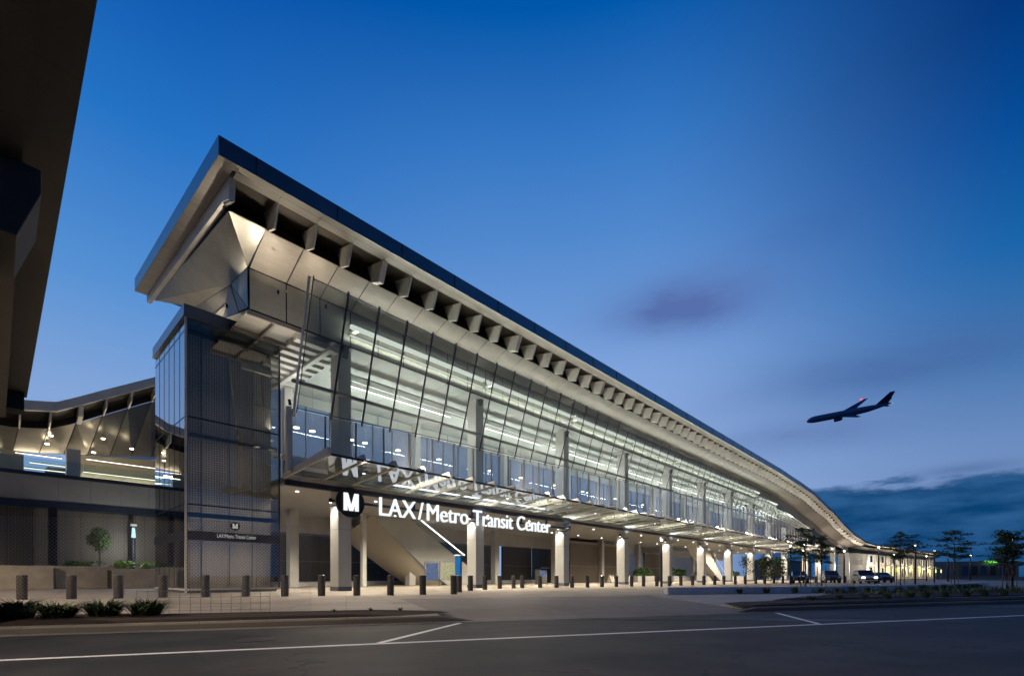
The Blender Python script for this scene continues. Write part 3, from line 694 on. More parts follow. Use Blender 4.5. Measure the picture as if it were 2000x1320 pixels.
# wall lights on the columns
for n, u in enumerate(GC):
    t = thing('wall_light', 'black wall light washing the %s front column from the tower' % ordn(n), 'wall light', (u, 29.85, 5.75), 'wall lights on the front columns')
    m = MB(); m.tube([(u - .28, 29.8, 5.98), (u - .28, 29.8, 5.70)], .11, 14); m.box((u - .22, 29.74, 5.8), (u + .0, 29.86, 5.9)); m.build('housing', M_['black'], t)
    m = MB(); m.tube([(u - .28, 29.8, 5.697), (u - .28, 29.8, 5.69)], .085, 14); m.build('lens', M_['E_spot'], t)
    lamp('canopy_wash_lamp', 'SPOT', (u - .28, 28.7, 5.55), 480, (1, .95, .86), t, rot=aim((.5, -.55, 1)), spot=R(140), blend=.9, radius=.05)
    m = MB(); m.box((u - .33, 28.65, 5.42), (u - .23, 29.74, 5.5)); m.build('bracket', M_['black'], t)
    lamp('wall_lamp', 'SPOT', (u - .28, 29.8, 5.66), 210, (1, .96, .90), t, rot=aim((.16, 0, -1)), spot=R(95), blend=.8, radius=.03)
# added downlights under the canopy, assumed to brighten the paving in front
for n in range(10):
    u = 14.5 + 12 * n; dv = interp(DV, u)
    t = thing('added_downlight', 'added small downlight under the outer canopy, %s from the tower' % ordn(n), 'light', (u, 25 + dv, 6.9), 'added downlights under the canopy')
    m = MB(); m.tube([(u, 25.2 + dv, 6.86), (u, 25.2 + dv, 6.98)], .09, 12); m.build('housing', M_['rail'], t)
    m = MB(); m.tube([(u, 25.2 + dv, 6.85), (u, 25.2 + dv, 6.857)], .07, 12); m.build('lens', M_['E_spot'], t)
    lamp('paving_fill', 'SPOT', (u, 25.2 + dv, 6.83), 2500, (1, .84, .64), t, rot=aim((0, -.75, -1)), spot=R(150), blend=.8, radius=.08)
# ceiling downlights and floor light
k = 0
for u in range(14, 130, 6):
    for v in (33, 39.5):
        t = thing('downlight', 'small round downlight recessed in the slatted ground floor ceiling', 'light', (u, v, 6.7), 'downlights of the ground floor')
        m = MB(); m.tube([(u, v, 6.715), (u, v, 6.68)], .09, 12); m.build('lens', M_['E_spot'], t)
        if (k % 2 == 0): lamp('ceiling_lamp', 'SPOT', (u, v, 6.66), 2700, (1, .88, .69), t, rot=(0, 0, 0), spot=R(150), blend=.5, radius=.12)
        k += 1
t = thing('soffit_spotlight', 'added small black spotlight on top of the steel end post beside the tower', 'spotlight', (11.35, 27.7, 10.7))  # added on the end post to brighten the lower soffit
m = MB(); m.tube([(11.35, 27.7, 10.6), (11.3, 27.7, 10.9)], .08, 10); m.build('housing', M_['black'], t)
lamp('soffit_lamp', 'SPOT', (11.25, 27.6, 10.98), 1500, (1, .90, .72), t, rot=aim((-.12, .10, 1)), spot=R(70), blend=.9, radius=.06)
# added uplights along the canopy top, assumed to brighten the eave and fins
for n in range(9):
    u = GC[n] - 1.5; L = 9.5
    t = thing('added_uplight', 'added linear uplight behind the canopy glass, %s bay from the tower' % ordn(n), 'light fixture', (u + 5, 25, 7.5), 'added uplights on the canopy')
    m = MB(); m.box((u, 26.0, 7.42), (u + L, 26.2, 7.5)); m.build('housing', M_['rail'], t)
    lamp('eave_fill', 'AREA', (u + L / 2, 26.1, 7.52), 640, (1, .88, .74), t, L, .15, rot=aim((1.5, -.50, 1)))
for (x, y, z, d, e_) in ((9.0, 30.6, 16.45, (-.02, -1.3, 1), 62), (10.5, 27.2, 16.5, (0, .1, 1), 40), (9.2, 35.5, 16.45, (.25, -.1, 1), 30), (13.0, 26.8, 16.6, (0, .2, 1), 40)):
    t = thing('soffit_spotlight', None, 'spotlight', (x, y, z))
    t['label'] = {9.0: 'small spotlight above the tower roof lighting the triangular gable panel', 10.5: 'small spotlight between tower and glass lighting the first soffit panel', 9.2: 'small spotlight at the back of the tower roof lighting the gable', 13.0: 'small spotlight at the top of the first tilted pane'}[x]
    m = MB(); m.tube([(x, y, z - .22), (x, y, z - .03)], .06, 10); m.build('housing', M_['black'], t)
    lamp('soffit_lamp', 'SPOT', (x, y, z), e_ * 4, (1, .88, .68), t, rot=aim(d), spot=R(75 if x == 9.0 else 115), blend=.9, radius=.05)
for n in range(6):  # added uplights carry the eave wash past the glass front
    u = 118 + 12 * n; dv, zt, k = prof(u)
    t = thing('added_uplight', 'added uplight before a far column, %s beyond the glass front' % ordn(n), 'light fixture', (u, 27 + dv, 4), 'added uplights beyond the glass front')
    z_ = min(7.4, zt - 4.8)
    m = MB(); m.box((u, 26.0 + dv, z_ - .1), (u + 6, 26.2 + dv, z_)); m.build('housing', M_['rail'], t)
    lamp('eave_fill', 'AREA', (u + 3, 26.1 + dv, z_ + .03), 420, (1, .88, .74), t, 6, .15, rot=aim((1.5, -.4, 1)))
    lamp('column_fill', 'POINT', (u + 3, 28.2 + dv, 3.6), 420, (1, .86, .66), t, radius=.1)  # added point without a fixture, brightens the far columns
# ------------------------------------------------------------------ elevator tower
tw = thing('elevator_tower', 'tall glass clad elevator tower at the near end of the station', 'elevator tower', (9.8, 35.7, 0))
x0, x1, y0, y1 = 7.33, 12.42, 32.0, 39.6
m = MB(); m.box((x0 + .1, y0 + .1, 0), (x1 - .1, y1 - .1, .16)); m.build('plinth', M_['base'], tw)
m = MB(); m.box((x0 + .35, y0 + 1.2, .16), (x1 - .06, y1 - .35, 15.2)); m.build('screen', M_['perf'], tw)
for z, e_, cl in ((1.6, 66, (1, .86, .72)), (4.6, 32, (1, .88, .78)), (7.8, 17, (1, .9, .84)), (11, 8, (.9, .92, 1)), (13.8, 6, (.8, .88, 1))): lamp('shaft_fill', 'AREA', ((x0 + x1) / 2, y0 + .15, z), e_, cl, tw, 4.4, 2.2, rot=aim((0, 1, .05)))  # added unseen fill areas brighten the screen, strongest near the base
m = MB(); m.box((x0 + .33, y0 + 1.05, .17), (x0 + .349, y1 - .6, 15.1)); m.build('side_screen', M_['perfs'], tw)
zs = [.16, 3.06, 5.05, 10.0, 14.9, 15.6]
for a, b_ in zip(zs, zs[1:]):
    m = MB(); m.box((x0 + .03, y0, a + .02), (x1 - .03, y0 + .02, b_ - .02)); m.build('front_pane', M_['glassT'], tw)
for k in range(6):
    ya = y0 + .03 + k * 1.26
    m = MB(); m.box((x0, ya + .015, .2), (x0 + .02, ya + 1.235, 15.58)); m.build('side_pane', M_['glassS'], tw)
m = MB()
for z in zs[1:]: m.box((x0 + .02, y0 - .01, z - .035), (x1 - .02, y0 + .05, z + .035)); m.box((x0 - .01, y0 + .02, z - .03), (x0 + .05, y1, z + .03))
for k in range(1, 6): m.box((x0 - .012, y0 + .02 + k * 1.26, .2), (x0 + .04, y0 + .06 + k * 1.26, 15.58))
m.box((x1 - .03, y0 - .02, .16), (x1 + .05, y0 + .06, 15.6))
m.build('glazing_bars', M_['navy'], tw)
m = MB(); m.box((x0 - .05, y0 - .05, .0), (x0 + .055, y0 + .055, 15.55)); m.box((x0 - .04, y0 - .04, .15), (x1 + .02, y0 + .0, .25)); m.box((x0 - .04, y0 + .05, .15), (x0 - .0, y1, .25)); m.build('corner_trim', M_['slat'], tw)
m = MB(); m.box((x0 - .12, y0 - .12, 15.6), (x1 + .12, y1 + .12, 16.25)); m.box((x0 - .15, y0 - .15, 15.55), (x1 + .15, y1 + .15, 15.62)); m.build('roof_cap', M_['fascia'], tw)
m = MB(); m.box((x0 + .05, y0 - .045, 3.08), (x1 - .03, y0 - .015, 3.55)); m.box((x0 - .045, y0 + .05, 3.08), (x0 - .015, y1, 3.55)); sb = m.build('name_band', M_['navy'], tw)
text_mesh('LAX/Metro Transit Center', .33, .004, 'letter', M_['E_tick'], sb, (9.95, y0 - .052, 3.23), (1, 0, 0), 2.15, align='CENTER')
dd = disc('emblem_disc', (9.85, y0 - .035, 3.96), .26, .03, M_['black'], tw)
letter_M((9.85, y0 - .052, 3.965), .30, .28, .012, M_['E_tick'], dd)
# inside the shaft
for x in (8.4, 9.9, 11.2): m = MB(); m.box((x, y0 + 1.05, .2), (x + .14, y0 + 1.15, 15.1)); m.build('shaft_post', M_['spandrel'], tw)
m = MB(); m.box((x0 + .1, y0 + .05, 4.35), (x1 - .1, y0 + .12, 4.6)); m.box((x0 + .1, y0 + .05, 8.9), (x1 - .1, y0 + .12, 9.15)); m.box((x0 + 3.2, y0 + .9, 14.0), (x1 - .1, y0 + 1.2, 14.3)); m.build('shaft_beam', M_['planter'], tw)
# ------------------------------------------------------------------ left wing
wg = thing('bus_concourse', 'left wing with wavy metal roof over a lit upper deck', 'building', (4, 57, 0))
tab = [(-8, 15.0), (1.1, 15.0), (3.47, 15.42), (4.73, 16.16), (6.4, 17.21), (9.87, 19.33), (14, 21.8)]
def interp(t_, x):        # the wing roof is folded, not curved
    for (a, p), (b_, q) in zip(t_, t_[1:]):
        if x <= b_: return p + (q - p) * (x - a) / (b_ - a)
    return t_[-1][1]
ux = [-8 + .5 * i for i in range(45)]
m = MB()
for a, b_ in zip(ux, ux[1:]):
    za, zb = interp(tab, a), interp(tab, b_)
    m.face([(a, 55, za), (b_, 55, zb), (b_, 55, zb - .78), (a, 55, za - .78)]); m.face([(a, 55, za), (b_, 55, zb), (b_, 70, zb + .8), (a, 70, za + .8)]); m.face([(a, 55, za - .78), (b_, 55, zb - .78), (b_, 55.4, zb - .78), (a, 55.4, za - .78)])
m.build('fascia', M_['fin'], wg)
m = MB(); m2 = MB()
for a, b_ in zip(ux, ux[1:]):
    za, zb = interp(tab, a), interp(tab, b_)
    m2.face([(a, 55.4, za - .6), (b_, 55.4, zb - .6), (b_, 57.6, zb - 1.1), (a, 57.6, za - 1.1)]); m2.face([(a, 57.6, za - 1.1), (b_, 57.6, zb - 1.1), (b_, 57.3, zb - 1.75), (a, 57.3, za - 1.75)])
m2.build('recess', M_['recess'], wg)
mj = MB()
def WS(a, t):      # point on the wing soffit: t=0 upper edge, 1 lower edge
    za = interp(tab, a); sh = .15 + max(0, a) * .085; return (a - sh * t, 57.2 + 3.3 * t, (za - 1.8) * (1 - t) + (11.9 + (za - 15) * .22) * t)
ms = MB()
for i in range(-5, 10):
    a0_ = 1.32 + 1.79 * i
    for q in range(1):
        a = a0_; b_ = a + 1.79
        ms.face([WS(a, 0), WS(b_, 0), WS(b_, 1), WS(a, 1)])
    p, q = Vector(WS(a0_, 0)) + Vector((0, -.02, -.01)), Vector(WS(a0_, 1)) + Vector((0, -.02, -.01)); mj.bar(p, q, .05, .03)
m.v = m.v[:]
ms.build('soffit_panels', M_['panel'], wg); mj.build('soffit_joint', M_['recess'], wg)
m = MB(); m.face([(4.9, 60.8, 12.3), (14, 60.8, 13.2), (14, 75, 16.5), (4.9, 75, 15.0)]); m.build('inner_ceiling', M_['ceil'], wg)
for x_, e_ in ((7, 420), (11, 420), (1, 120)): lamp('deck_fill_lamp', 'AREA', (x_, 63, 11.8), e_, (1, .86, .66), wg, 2.5, .4)
for i in range(-3, 7):
    u = 1.32 + 1.79 * i; z = interp(tab, u); thk = .3 if i == 2 else .1
    m = MB(); m.hexa([(u, 55.5, z - 1.55), (u + thk, 55.5, z - 1.55), (u + thk, 57.3, z - 1.85), (u, 57.3, z - 1.85), (u, 55.2, z - .75), (u + thk, 55.2, z - .75), (u + thk, 57.6, z - .7), (u, 57.6, z - .7)]); m.build('fin', M_['fin'], wg)
m = MB(); m.box((-9, 55, 9.15), (13, 55.5, 9.45)); m.box((-9, 55, 6.6), (13, 55.4, 7.15)); m.build('deck_edge', M_['navy'], wg)
m = MB()
for k in range(11): m.box((-8.7 + 2.05 * k, 55.1, 7.15), (-8.7 + 2.05 * k + 2.03, 55.2, 9.15))
m.build('spandrel', M_['spandrel'], wg)
m = MB(); m.box((-9, 55.4, 6.7), (13, 75, 9.2)); m.build('deck', M_['spandrel'], wg)
m = MB(); m.box((-9, 55.15, 9.46), (13, 55.17, 10.6)); m.build('balustrade', M_['clear'], wg)
m = MB(); m.box((4.35, 58.5, 9.2), (5.3, 59.4, 12.4)); m.build('column', M_['white'], wg)
m = MB(); m.box((3.0, 54.85, 0), (3.5, 55.35, 6.6)); m.build('post', M_['black'], wg)
m = MB(); m.box((-9, 56.4, 0), (13, 56.6, 6.6)); m.build('mesh_cladding', M_['mesh'], wg)
m = MB(); m.box((3.6, 68, 11.9), (14, 76, 12.1)); m.box((5.0, 66, 9.2), (14, 66.2, 13.9)); m.build('rear_wall', M_['beige'], wg)
m = MB(); m.box((-9, 61.5, 9.2), (1.75, 61.7, 12.6)); m.build('side_wall', M_['spandrel'], wg)
m = MB(); m.box((9.0, 65.9, 9.5), (9.6, 65.95, 11)); m.build('doorway', M_['E_cool'], wg)
for k, (a, b_, v, z) in enumerate(((1.2, 4.2, 60.6, 11.75), (5.9, 12.5, 60.6, 12.0), (2.2, 5, 64, 11.6), (5.8, 12.5, 62, 11.0), (-7, .3, 60.5, 11.6), (1.6, 4.6, 63, 10.9))):
    t = thing('deck_line_light', ['long line light at the soffit edge above the blue opening', 'long line light at the soffit edge beside the tower', 'upper line light seen in front of the sky opening', 'lower line light running behind the deck column', 'line light left of the blue opening', 'lower line light seen in front of the sky opening'][k], 'light fixture', ((a + b_) / 2, v, z), 'line lights on the upper deck')
    m = MB(); m.box((a, v, z), (b_, v + .07, z + .05)); m.build('tube', M_['E_dim'], t)
    m = MB(); m.box((a, v - .02, z + .065), (b_, v + .1, z + .15)); m.build('housing', M_['rail'], t)
    lamp('deck_lamp', 'AREA', ((a + b_) / 2, v + .3, z - .5), 22 if k == 0 else 60, (1, .86, .62), t, b_ - a, .2, rot=aim((0, -.5, 1)))
for k, (u, v, z) in enumerate(((3.3, 57.8, 13.1), (3.1, 58.6, 12.5), (6.8, 58, 13.6), (6.3, 59.5, 12.5), (9.0, 58.6, 13.2))):
    t = thing('pendant_lamp', '%s small disc lamp below the wing soffit from the left' % ordn(k), 'lamp', (u, v, z), 'disc lamps under the wing soffit')
    m = MB(); m.tube([(u, v, z + .1), (u, v, z + .5)], .05, 8); m.build('stem', M_['rail'], t)
    m = MB(); m.tube([(u, v, z), (u, v, z + .08)], .14, 14); m.build('lens', M_['E_warm'], t)
interp = smooth_interp
# planters on the left
def planter(label, a, b_, loc=None):
    t = thing('planter_wall', label, 'planter', ((a[0] + b_[0]) / 2, (a[1] + b_[1]) / 2, 0))
    m = MB(); m.box(a, (b_[0], a[1] + .3, b_[2])); m.build('front_wall', M_['planter'], t, bevel=.03)
    m = MB(); m.box((a[0], a[1] + .3, 0), (b_[0], b_[1], b_[2] - .12)); m.build('soil', M_['soil'], t); return t
planter('long pale concrete planter wall left of the black post', (-8, 50, 0), (3.0, 54.5, 1.75))
planter('pale concrete planter wall under the round clipped tree', (3.0, 50.6, 0), (6.7, 54.5, 1.75))
planter('stepped forward concrete planter wall beside the tower', (6.2, 48.2, 0), (9.6, 54, 1.55))
def leaves(m, c, rad, n, s, flat=1., up=0.):
    for _ in range(n):
        while True:
            p = Vector((random.uniform(-1, 1), random.uniform(-1, 1), random.uniform(-1, 1)))
            if p.length < 1: break
        p = Vector(c) + Vector((p.x * rad[0], p.y * rad[1], p.z * rad[2]))
        a = Vector((random.gauss(0, 1), random.gauss(0, 1), random.gauss(0, 1) * flat + up)).normalized(); b_ = a.cross(Vector((random.gauss(0, 1), random.gauss(0, 1), random.gauss(0, 1)))).normalized()
        q = s * random.uniform(.6, 1.3); m.face([p - a * q, p + b_ * q * .4, p + a * q, p - b_ * q * .4])
t = thing('topiary_tree', 'small round clipped tree in the left planter', 'tree', (5.9, 52.3, 1.6))
m = MB(); m.tube([(5.9, 52.3, 1.5), (5.93, 52.3, 2.5), (5.9, 52.3, 3.2)], [.09, .07, .06], 8); m.build('trunk', M_['bark'], t, smooth=True)
m = MB()
for _ in range(46):
    a = random.uniform(0, 6.28); h = random.uniform(-1, 1); r = math.sqrt(1 - h * h)
    leaves(m, (5.9 + .62 * r * math.cos(a), 52.3 + .62 * r * math.sin(a), 4.0 + .82 * h), (.3, .3, .3), 60, .07)
m.build('crown', M_['leafg'], t)
def shrub(name, label, c, rad, n, mat, s=.1, group=None):
    m = MB()
    for _ in range(max(3, n // 60)):
        o = Vector((random.uniform(-.7, .7) * rad[0], random.uniform(-.7, .7) * rad[1], random.uniform(-.3, .5) * rad[2])); leaves(m, Vector(c) + o, [q * .45 for q in rad], 60, s)
    o = m.build(name, mat, loc=(c[0], c[1], c[2] - rad[2])); return tag(o, label, 'shrub', group)
shrub('shrub', 'bright lime green shrub in the planter beside the tower', (7.4, 50.5, 1.85), (1.0, .8, .5), 900, M_['leafy'])
shrub('shrub', 'dark green low shrub under the round clipped tree', (5.0, 52.3, 1.9), (1.3, .8, .4), 700, M_['leafg'])
shrub('shrub', 'lime green shrub nearest the tower corner', (8.9, 50.0, 1.8), (.8, .7, .4), 600, M_['leafy'])
t = thing('path_lamp', 'slim white topped path lamp behind the left planter', 'lamp', (8.45, 49.6, 0))
m = MB(); m.tube([(8.45, 54.2, 1.4), (8.45, 54.2, 4.4)], .14, 12); m.build('post', M_['navy'], t)
m = MB(); m.tube([(8.45, 54.2, 4.4), (8.45, 54.2, 5.3)], [.17, .1], 12); m.build('diffuser', M_['E_cool'], t)
m = MB(); m.tube([(8.45, 54.2, 5.45), (8.45, 54.2, 5.6)], .26, 16); m.build('cap', M_['slat'], t)
lamp('path_glow', 'POINT', (8.3, 51.5, 3.6), 420, (.95, .95, .9), t, radius=.12)
# ------------------------------------------------------------------ guideway overhead
gw = thing('guideway', 'dark concrete rail guideway passing overhead at the left', 'guideway', (-2, 15, 0))
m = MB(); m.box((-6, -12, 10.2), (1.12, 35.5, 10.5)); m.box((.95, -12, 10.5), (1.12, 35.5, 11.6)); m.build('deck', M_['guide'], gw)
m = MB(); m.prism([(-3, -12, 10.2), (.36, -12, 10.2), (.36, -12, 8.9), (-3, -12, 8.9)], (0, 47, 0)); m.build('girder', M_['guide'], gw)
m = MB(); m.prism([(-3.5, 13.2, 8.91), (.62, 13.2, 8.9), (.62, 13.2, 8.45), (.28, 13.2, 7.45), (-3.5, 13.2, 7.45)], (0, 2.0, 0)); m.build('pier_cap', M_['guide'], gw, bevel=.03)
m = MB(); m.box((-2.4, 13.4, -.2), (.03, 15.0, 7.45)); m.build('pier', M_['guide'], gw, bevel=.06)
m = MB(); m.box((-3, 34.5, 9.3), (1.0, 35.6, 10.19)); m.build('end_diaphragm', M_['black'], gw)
# ------------------------------------------------------------------ bollards
bol0 = None
def bollard(x, y, label, group):
    global bol0
    if bol0 is None:
        t = thing('bollard', label, 'bollard', (0, 0, 0), group)
        m = MB(); m.tube([(0, 0, -.02), (0, 0, .97), (0, 0, 1.0)], [.17, .17, .16], 20); m.build('post', M_['boll'], t, smooth=False)
        m = MB(); m.tube([(0, 0, 1.001), (0, 0, 1.012)], [.15, .13], 20); m.build('cap', M_['rail'], t)
        bol0 = t
        t.location = (x, y, 0); return t
    c = copy_tree(bol0, (x, y, 0), random.uniform(0, 6)); c['label'] = label; c['group'] = group; return c
for i in range(12):
    a = -12.55 + 17.95 * i / 11; x, y = W(a, 25.2); bollard(x, y, 'grey bollard, %s from the left in the near row' % ordn(i), 'near row of bollards')
TF = [(897, 1156), (919, 1153), (947, 1151), (976, 1149), (1003, 1148.6), (1020, 1147.6), (1055, 1147.2), (1087, 1147), (1117.5, 1146.6), (1147.5, 1146.2), (1176, 1145.8), (1204, 1145.2), (1233.5, 1144.8), (1257, 1144.4), (1283, 1144), (1307.5, 1143.4), (1329.7, 1142.8), (1352.8, 1142.3), (1374.7, 1141.8), (1396, 1141.3), (1414, 1140.9), (1436, 1140.5), (1455.5, 1140.1), (1476, 1139.7), (1493.7, 1139.3), (1511.7, 1138.9), (1529, 1138.5), (1546, 1138.2), (1562, 1137.9), (1578, 1137.6), (1593, 1137.3), (1608, 1137.1), (1623, 1136.9), (1637, 1136.7), (1651, 1136.5), (1665, 1136.3), (1678, 1136.1), (1691, 1136), (1704, 1135.8), (1717, 1135.6)]
TF_W = []
ct, s_t = math.cos(TH), math.sin(TH)
for px, py in TF:      # image pixels of the far row (base heights estimated) turned into site coordinates
    t_ = .95 * 942 / (py - 1125); dx = (px - 1000) / 942; TF_W.append((t_ * (s_t * dx + ct), t_ * (-ct * dx + s_t)))
for i, (x, y) in enumerate(TF_W): bollard(x, y, 'grey bollard, %s from the left in the long far row' % ordn(i), 'far row of bollards')
# ------------------------------------------------------------------ low wall, planters right
t = thing('low_wall', 'long low white wall along the forecourt bed', 'wall', (30, 8, 0))
m = MB(); pts = [(24.34, 11.39), (26.9, 9.8), (32.6, 6.1), (42, 2.6), (52, .2), (70, -2)]
for (a, b_) in zip(pts, pts[1:]):
    d = (Vector(b_) - Vector(a)).normalized(); nx = Vector((-d.y, d.x)) * .4
    m.hexa([(*a, 0), (*b_, 0), (b_[0] + nx.x, b_[1] + nx.y, 0), (a[0] + nx.x, a[1] + nx.y, 0), (*a, .36), (*b_, .36), (b_[0] + nx.x, b_[1] + nx.y, .36), (a[0] + nx.x, a[1] + nx.y, .36)])
m.build('wall_body', M_['lowwall'], t)
def grass_clump(name, label, x, y, h, r, n, mat, group, z=.02):
    m = MB()
    for _ in range(n):
        a = random.uniform(0, 6.28); q = r * .35 * math.sqrt(random.random()); bx, by = x + q * math.cos(a), y + q * math.sin(a)
        a += random.uniform(-.6, .6); ln = h * random.uniform(.6, 1.15); out = r * random.uniform(.25, 1.1); w = .012 * random.uniform(.7, 1.4) * (1 + h)
        p0 = Vector((bx, by, z)); p1 = Vector((bx + .35 * out * math.cos(a), by + .35 * out * math.sin(a), z + ln * .7)); p2 = Vector((bx + out * math.cos(a), by + out * math.sin(a), z + ln * random.uniform(.55, 1.0)))
        s = Vector((-math.sin(a), math.cos(a), 0)) * w
        m.face([p0 - s, p0 + s, p1 + s * .8, p1 - s * .8]); m.face([p1 - s * .8, p1 + s * .8, p2])
    return tag(m.build(name, mat, loc=(x, y, 0)), label, 'grass', group)
for i, (a, n_, h, lb) in enumerate(((-6.5, 12.9, .50, 'large dark grass clump at the left edge of the kerb bed'), (-5.75, 12.75, .42, 'grass clump, second from the left in the kerb bed'), (-5.05, 13.0, .46, 'yellow green grass clump left of the wire cage'), (-4.22, 12.9, .46, 'grass clump farthest right in the kerb bed'))):
    x, y = W(a, n_); grass_clump('grass_clump', lb, x, y, h * .95, .6, 420, M_['grass'], 'grass clumps in the kerb bed')
for i, (a, n_) in enumerate(((-.3, 12.9), (.6, 13.0), (1.35, 13.0))):
    x, y = W(a, n_); grass_clump('seedling', 'tiny %s seedling in the bare soil bed from the left' % ordn(i), x, y, .09, .1, 26, M_['leafd'], 'seedlings in the left bed', .05)
for i in range(22):      # grasses before the low wall
    s = i / 21; px = 27.5 + 30 * s; py = interp([(24, 11.4), (26.9, 9.8), (32.6, 6.1), (42, 2.6), (52, .2), (70, -2)], px) - .7
    grass_clump('grass_clump', 'dark grass tuft before the low white wall, %s from the left' % ordn(i), px, py, .36 + random.uniform(-.06, .1), .34, 90, M_['leafd'], 'tufts before the low wall')
for i in range(10):
    x, y = W(17.2 + 1.45 * i, 13.95 + random.uniform(-.15, .3) + .06 * i); grass_clump('grass_clump', 'dark tuft in the roadside bed, %s from the left' % ordn(i), x, y, .2 + .02 * i, .3, 80, M_['leafd'], 'tufts in the roadside bed')
m = MB()
for _ in range(2600):
    a = random.uniform(24, 60); n_ = random.uniform(15.5, 20.0); x, y = W(a, n_); h = random.uniform(.15, .42); an = random.uniform(0, 6.28); w = .03
    s = Vector((math.cos(an), math.sin(an), 0)) * w; p = Vector((x, y, .02)); m.face([p - s, p + s, p + Vector((random.uniform(-.12, .12), random.uniform(-.12, .12), h))])
tag(m.build('ground_cover', M_['leafd']), 'dark ground cover in the right roadside bed', 'ground cover', kind='stuff')
# planter boxes with plants under the hall
for i, (u, v, w) in enumerate(((74, 40, 6), (88, 40, 7), (100, 40, 14), (118, 40, 10))):
    t = thing('planter_box', '%s pale planter box with plants under the hall, counted from the tower' % ordn(i), 'planter', (u, v, 0), 'planter boxes under the hall')
    m = MB(); m.box((u, v, 0), (u + w, v + 1.4, 1.0)); m.build('box', M_['white'], t, bevel=.02)
    m = MB()
    for _ in range(14): leaves(m, (u + random.uniform(.3, w - .3), v + .7, 1.5 + random.uniform(-.2, .5)), (.6, .6, .6), 60, .22, up=.8)
    m.build('foliage', M_['leafg'], t)
for i, (x, y, h, r) in enumerate(((66.5, 20.5, 3.6, 1.0), (71, 19.5, 3.5, 1.6), (76, 19.3, 3.6, 1.9))):
    t = thing('dark_shrub', ['sparse dark sapling against the lit columns', 'dense dark bush left of the stair', 'wide dark bush below the stair'][i], 'bush', (x, y, 0)); m = MB()
    for _ in range(10 if i == 0 else 34): leaves(m, (x + random.uniform(-r, r), y + random.uniform(-.6, .6), random.uniform(.9, h)), (.55, .55, .45), 38 if i == 0 else 60, .13)
    m.build('foliage', M_['leafd'], t)
    m = MB(); m.tube([(x, y, 0), (x + .1, y, h * .8)], [.06, .03], 6); m.build('stem', M_['bark'], t)
# ------------------------------------------------------------------ kiosks, bench, pylon
t = thing('information_board', 'two panel information board with map in front of the escalator', 'information board', (29, 37, 0))
p0, p1 = Vector((27.9, 37.4)), Vector((30.0, 35.3))
def bw(s): q = p0.lerp(p1, s); return (q.x, q.y)
m = MB()
for s in (0, .48, 1): m.bar((*bw(s), 0), (*bw(s), 2.35), .07)
m.bar((*bw(0), 2.33), (*bw(1), 2.33), .08); m.build('frame', M_['rail'], t)
for a, b_, mt, nm in ((.05, .44, 'poster', 'left_poster'), (.53, .96, 'map', 'right_poster')):
    m = MB(); m.face([(*bw(a), .6), (*bw(b_), .6), (*bw(b_), 2.22), (*bw(a), 2.22)]); m.build('poster', M_[mt], t)
t = thing('blue_pylon', 'narrow tall blue sign pylon beside the second front column', 'pylon', (28.2, 32.3, 0))
m = MB(); m.box((27.85, 32.2, 0), (28.05, 32.9, 2.75)); m.build('body', M_['blue'], t, bevel=.02)
m = MB(); m.box((27.8, 32.15, 2.755), (28.1, 32.95, 2.85)); m.build('cap', M_['slat'], t)
for i, (x, y, lb) in enumerate(((44.5, 37.0, 'dark ticket machine with pale lower panels left of the elevator block'), (46.0, 37.8, 'ticket machine with light blue panel right of the first one'))):
    t = thing('ticket_machine', lb, 'ticket machine', (x, y, 0), 'ticket machines')
    m = MB(); m.box((x, y, 0), (x + .9, y + .7, 1.75)); m.build('cabinet', M_['rail'], t, bevel=.02)
    m = MB(); m.box((x + .08, y - .02, 1.0), (x + .82, y - .003, 1.6)); m.build('screen', M_['poster'], t)
    m = MB(); m.box((x - .1, y - .3, 1.9), (x + 1.0, y + .75, 2.05)); m.bar((x + .45, y + .3, 1.75), (x + .45, y + .3, 1.9), .1); m.build('hood', M_['black'], t)
t = thing('crowd_gate', 'small black metal gate beside the elevator block', 'gate', (51, 39, 0)); m = MB()
for k in range(7): m.bar((50 + .28 * k, 38.5, 0), (50 + .28 * k, 38.5, 2.0), .05)
m.bar((50, 38.5, 2.0), (51.7, 38.5, 2.0), .08); m.bar((50, 38.5, .2), (51.7, 38.5, .2), .06); m.build('bars', M_['black'], t)
for i, (x, y) in enumerate(((60.5, 36.8), (63.0, 35.6))):
    t = thing('sandwich_board', ['pale folding board standing left before the elevator block', 'pale folding board standing right before the elevator block'][i], 'folding board', (x, y, 0), 'folding boards')
    m = MB(); m.prism([(x, y, 0), (x, y + .9, 0), (x, y + .5, 1.15), (x, y + .4, 1.15)], (1.0, 0, 0)); m.build('board', M_['planter'], t)
    m = MB(); m.box((x + .1, y + .2, 1.15), (x + .9, y + .7, 1.2)); m.build('hinge', M_['rail'], t)
t = thing('stair', 'slanting white stair stringer with pale handrail under the far hall', 'stair', (97, 33, 0))
m = MB(); m.prism([(88, 36, 6.7), (93.5, 36, 6.7), (103, 36, .2), (101, 36, 0), (90, 36, 5.0)], (0, 1.6, 0)); m.build('stringer', M_['white'], t)
m = MB(); m.bar((95, 35.9, 6.6), (104, 35.9, 1.1), .10); m.build('handrail', M_['slat'], t)
